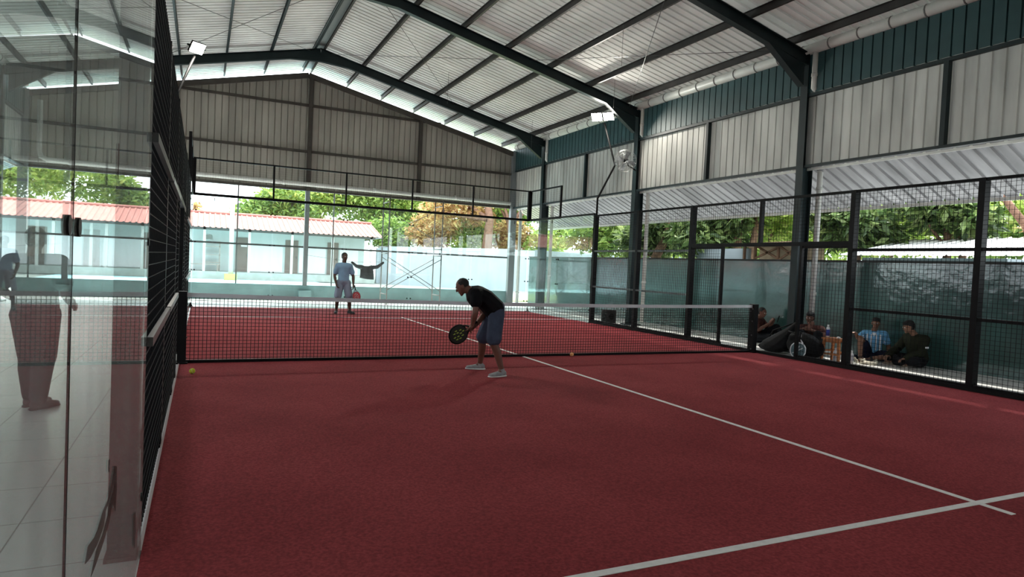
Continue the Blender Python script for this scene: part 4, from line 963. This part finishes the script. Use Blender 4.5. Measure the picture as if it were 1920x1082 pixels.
# stool, bottles and cup
WD = mat('orange_wood', (.42, .15, .05), .5, noise=.25, nscale=7)
t = thing('wooden_stool', 'orange brown wooden stool carrying the blue bottle', 'stool', (10.75, -1.3, 0))
sx, sy = 10.75, -1.26
MB().box((sx-.15, sy-.19, .40), (sx+.15, sy+.19, .43)).build('seat', WD, t)
for a in (-1, 1):
    for b in (-1, 1): MB().bar((sx+a*.14, sy+b*.18, 0), (sx+a*.115, sy+b*.15, .40), .035, .045, (1, 0, 0)).build('leg', WD, t)
for a in (-1, 1):
    MB().bar((sx+a*.13, sy-.15, .14), (sx+a*.13, sy+.15, .14), .02, .03).build('stretcher', WD, t); MB().bar((sx-.12, sy+a*.165, .19), (sx+.12, sy+a*.165, .19), .02, .03).build('stretcher', WD, t)
    MB().bar((sx+a*.12, sy-.15, .37), (sx+a*.12, sy+.15, .37), .02, .04).build('apron', WD, t)
BB = mat('bottle_blue', (.03, .06, .32), .3); BW = mat('bottle_white', (.75, .78, .82), .3)
def bottle(label, x, y, z, h, band):
    t = thing('water_bottle', label, 'bottle', (x, y, z)); r = .034
    MB().tube([(x, y, z), (x, y, z+h*.72), (x, y, z+h*.84), (x, y, z+h*.9)], [r, r, r*.6, r*.45], 16).build('bottle_body', BW, t)
    MB().tube([(x, y, z+h*.12), (x, y, z+h*.62)], r*1.03, 16).build('label_band', band, t)
    MB().tube([(x, y, z+h*.9), (x, y, z+h)], r*.5, 12).build('screw_cap', BW, t)
bottle('blue and white water bottle standing on the wooden stool', 10.72, -1.10, .43, .23, BB)
bottle('pale water bottle on the floor under the wooden stool', 10.80, -1.22, 0, .24, mat('label_grey', (.5, .52, .6), .4))
bottle('second pale water bottle on the floor behind the wooden stool', 10.98, -1.42, 0, .22, mat('label_grey', (.5, .52, .6), .4))
tag(MB().ball((10.72, -1.33, .448), (.03, .03, .018)).build('tissue_wad', BW), 'small crumpled white tissue on the wooden stool', 'tissue')
rnd = random.Random(4)
CL = mat('cream_cloth', (.60, .56, .46), .85, noise=.25, nscale=14)
def crumple(name, c, r, m_, label, cat, seed):
    rn = random.Random(seed); t = thing(name, label, cat, (c[0], c[1], 0))
    P = []
    for i in range(7):
        q = V((c[0]+rn.uniform(-r, r), c[1]+rn.uniform(-r, r), .03)); e = q+V((rn.uniform(-.1, .1), rn.uniform(-.1, .1), rn.uniform(0, .07))); P.append(cap(q, .03, e, .02))
    P.append(blob((c[0], c[1], .03), (r, r*.8, .03)))
    fused('folds', P, m_, t, .009, 2); return t
crumple('towel', (11.15, -1.62), .15, CL, 'crumpled cream towel on the tiles in front of the boy', 'towel', 3)
crumple('dark_cloth', (11.45, -1.05), .11, NV, 'small navy cloth heap on the tiles beside the boy', 'cloth', 5)
def ball(label, x, y, m_, z=.0125):
    t = thing('padel_ball', label, 'ball', (x, y, z)); c = V((x, y, z+.033)); MB().ball(c, .033, 20, 14).build('felt', m_, t)
    pts = []
    for k in range(41):
        a = 2*PI*k/40; p = V((math.cos(a)+.25*math.cos(3*a), math.sin(a)-.25*math.sin(3*a), .9*math.sin(2*a))).normalized()*.0331; pts.append(c+p)
    MB().tube(pts, .0011, 5).build('seam', LINE, t)
ball('yellow green ball on the turf near the left net post', .16, -.88, mat('ball_yellow', (.62, .68, .06), .9, emit=0))
ball('orange faded ball at the foot of the net', 5.86, -.1, mat('ball_orange', (.75, .38, .14), .9))
t = thing('black_speaker', 'small dark square speaker box on the floor outside the far right fence', 'speaker', (10.75, 6.2, 0))
MB().box((10.62, 6.05, 0), (10.92, 6.33, .36)).build('cabinet', mat('speaker_box', (.035, .033, .032), .7), t)
MB().tube([(10.62, 6.19, .17), (10.612, 6.19, .17)], .09, 16).build('cone', BLACK, t)
MB().tube([(10.77, 6.05, .18), (10.77, 6.042, .18)], .09, 16).build('cone', BLACK, t)
t = thing('lime_slipper', 'lime green slipper at the foot of the fence post by the side gate', 'shoe', (10.18, 2.1, 0))
fused('sole', [blob((10.17, 2.25, .02), (.05, .06, .02)) + blob((10.16, 2.05, .02), (.045, .06, .02))], mat('lime_rubber', (.30, .62, .10), .6), t, .008, 1)
MB().tube([(10.12, 2.2, .03), (10.165, 2.2, .075), (10.215, 2.2, .03)], .012, 8).build('strap', mat('lime_rubber', (0,0,0)), t)
for i, (x, y, lb) in enumerate(((10.42, 1.95, 'dark sandal on the floor just outside the side gate'), (10.5, 1.72, 'second dark sandal outside the side gate, nearer the narrow mesh panel'))):
    t = thing('sandal', lb, 'shoe', (x, y, 0))
    fused('sole', [blob((x, y+.09, .018), (.045, .05, .018)) + blob((x, y-.09, .018), (.04, .05, .018))], DSH, t, .008, 1)
    MB().tube([(x-.045, y+.04, .03), (x, y+.04, .07), (x+.045, y+.04, .03)], .01, 8).build('strap', DSH, t)
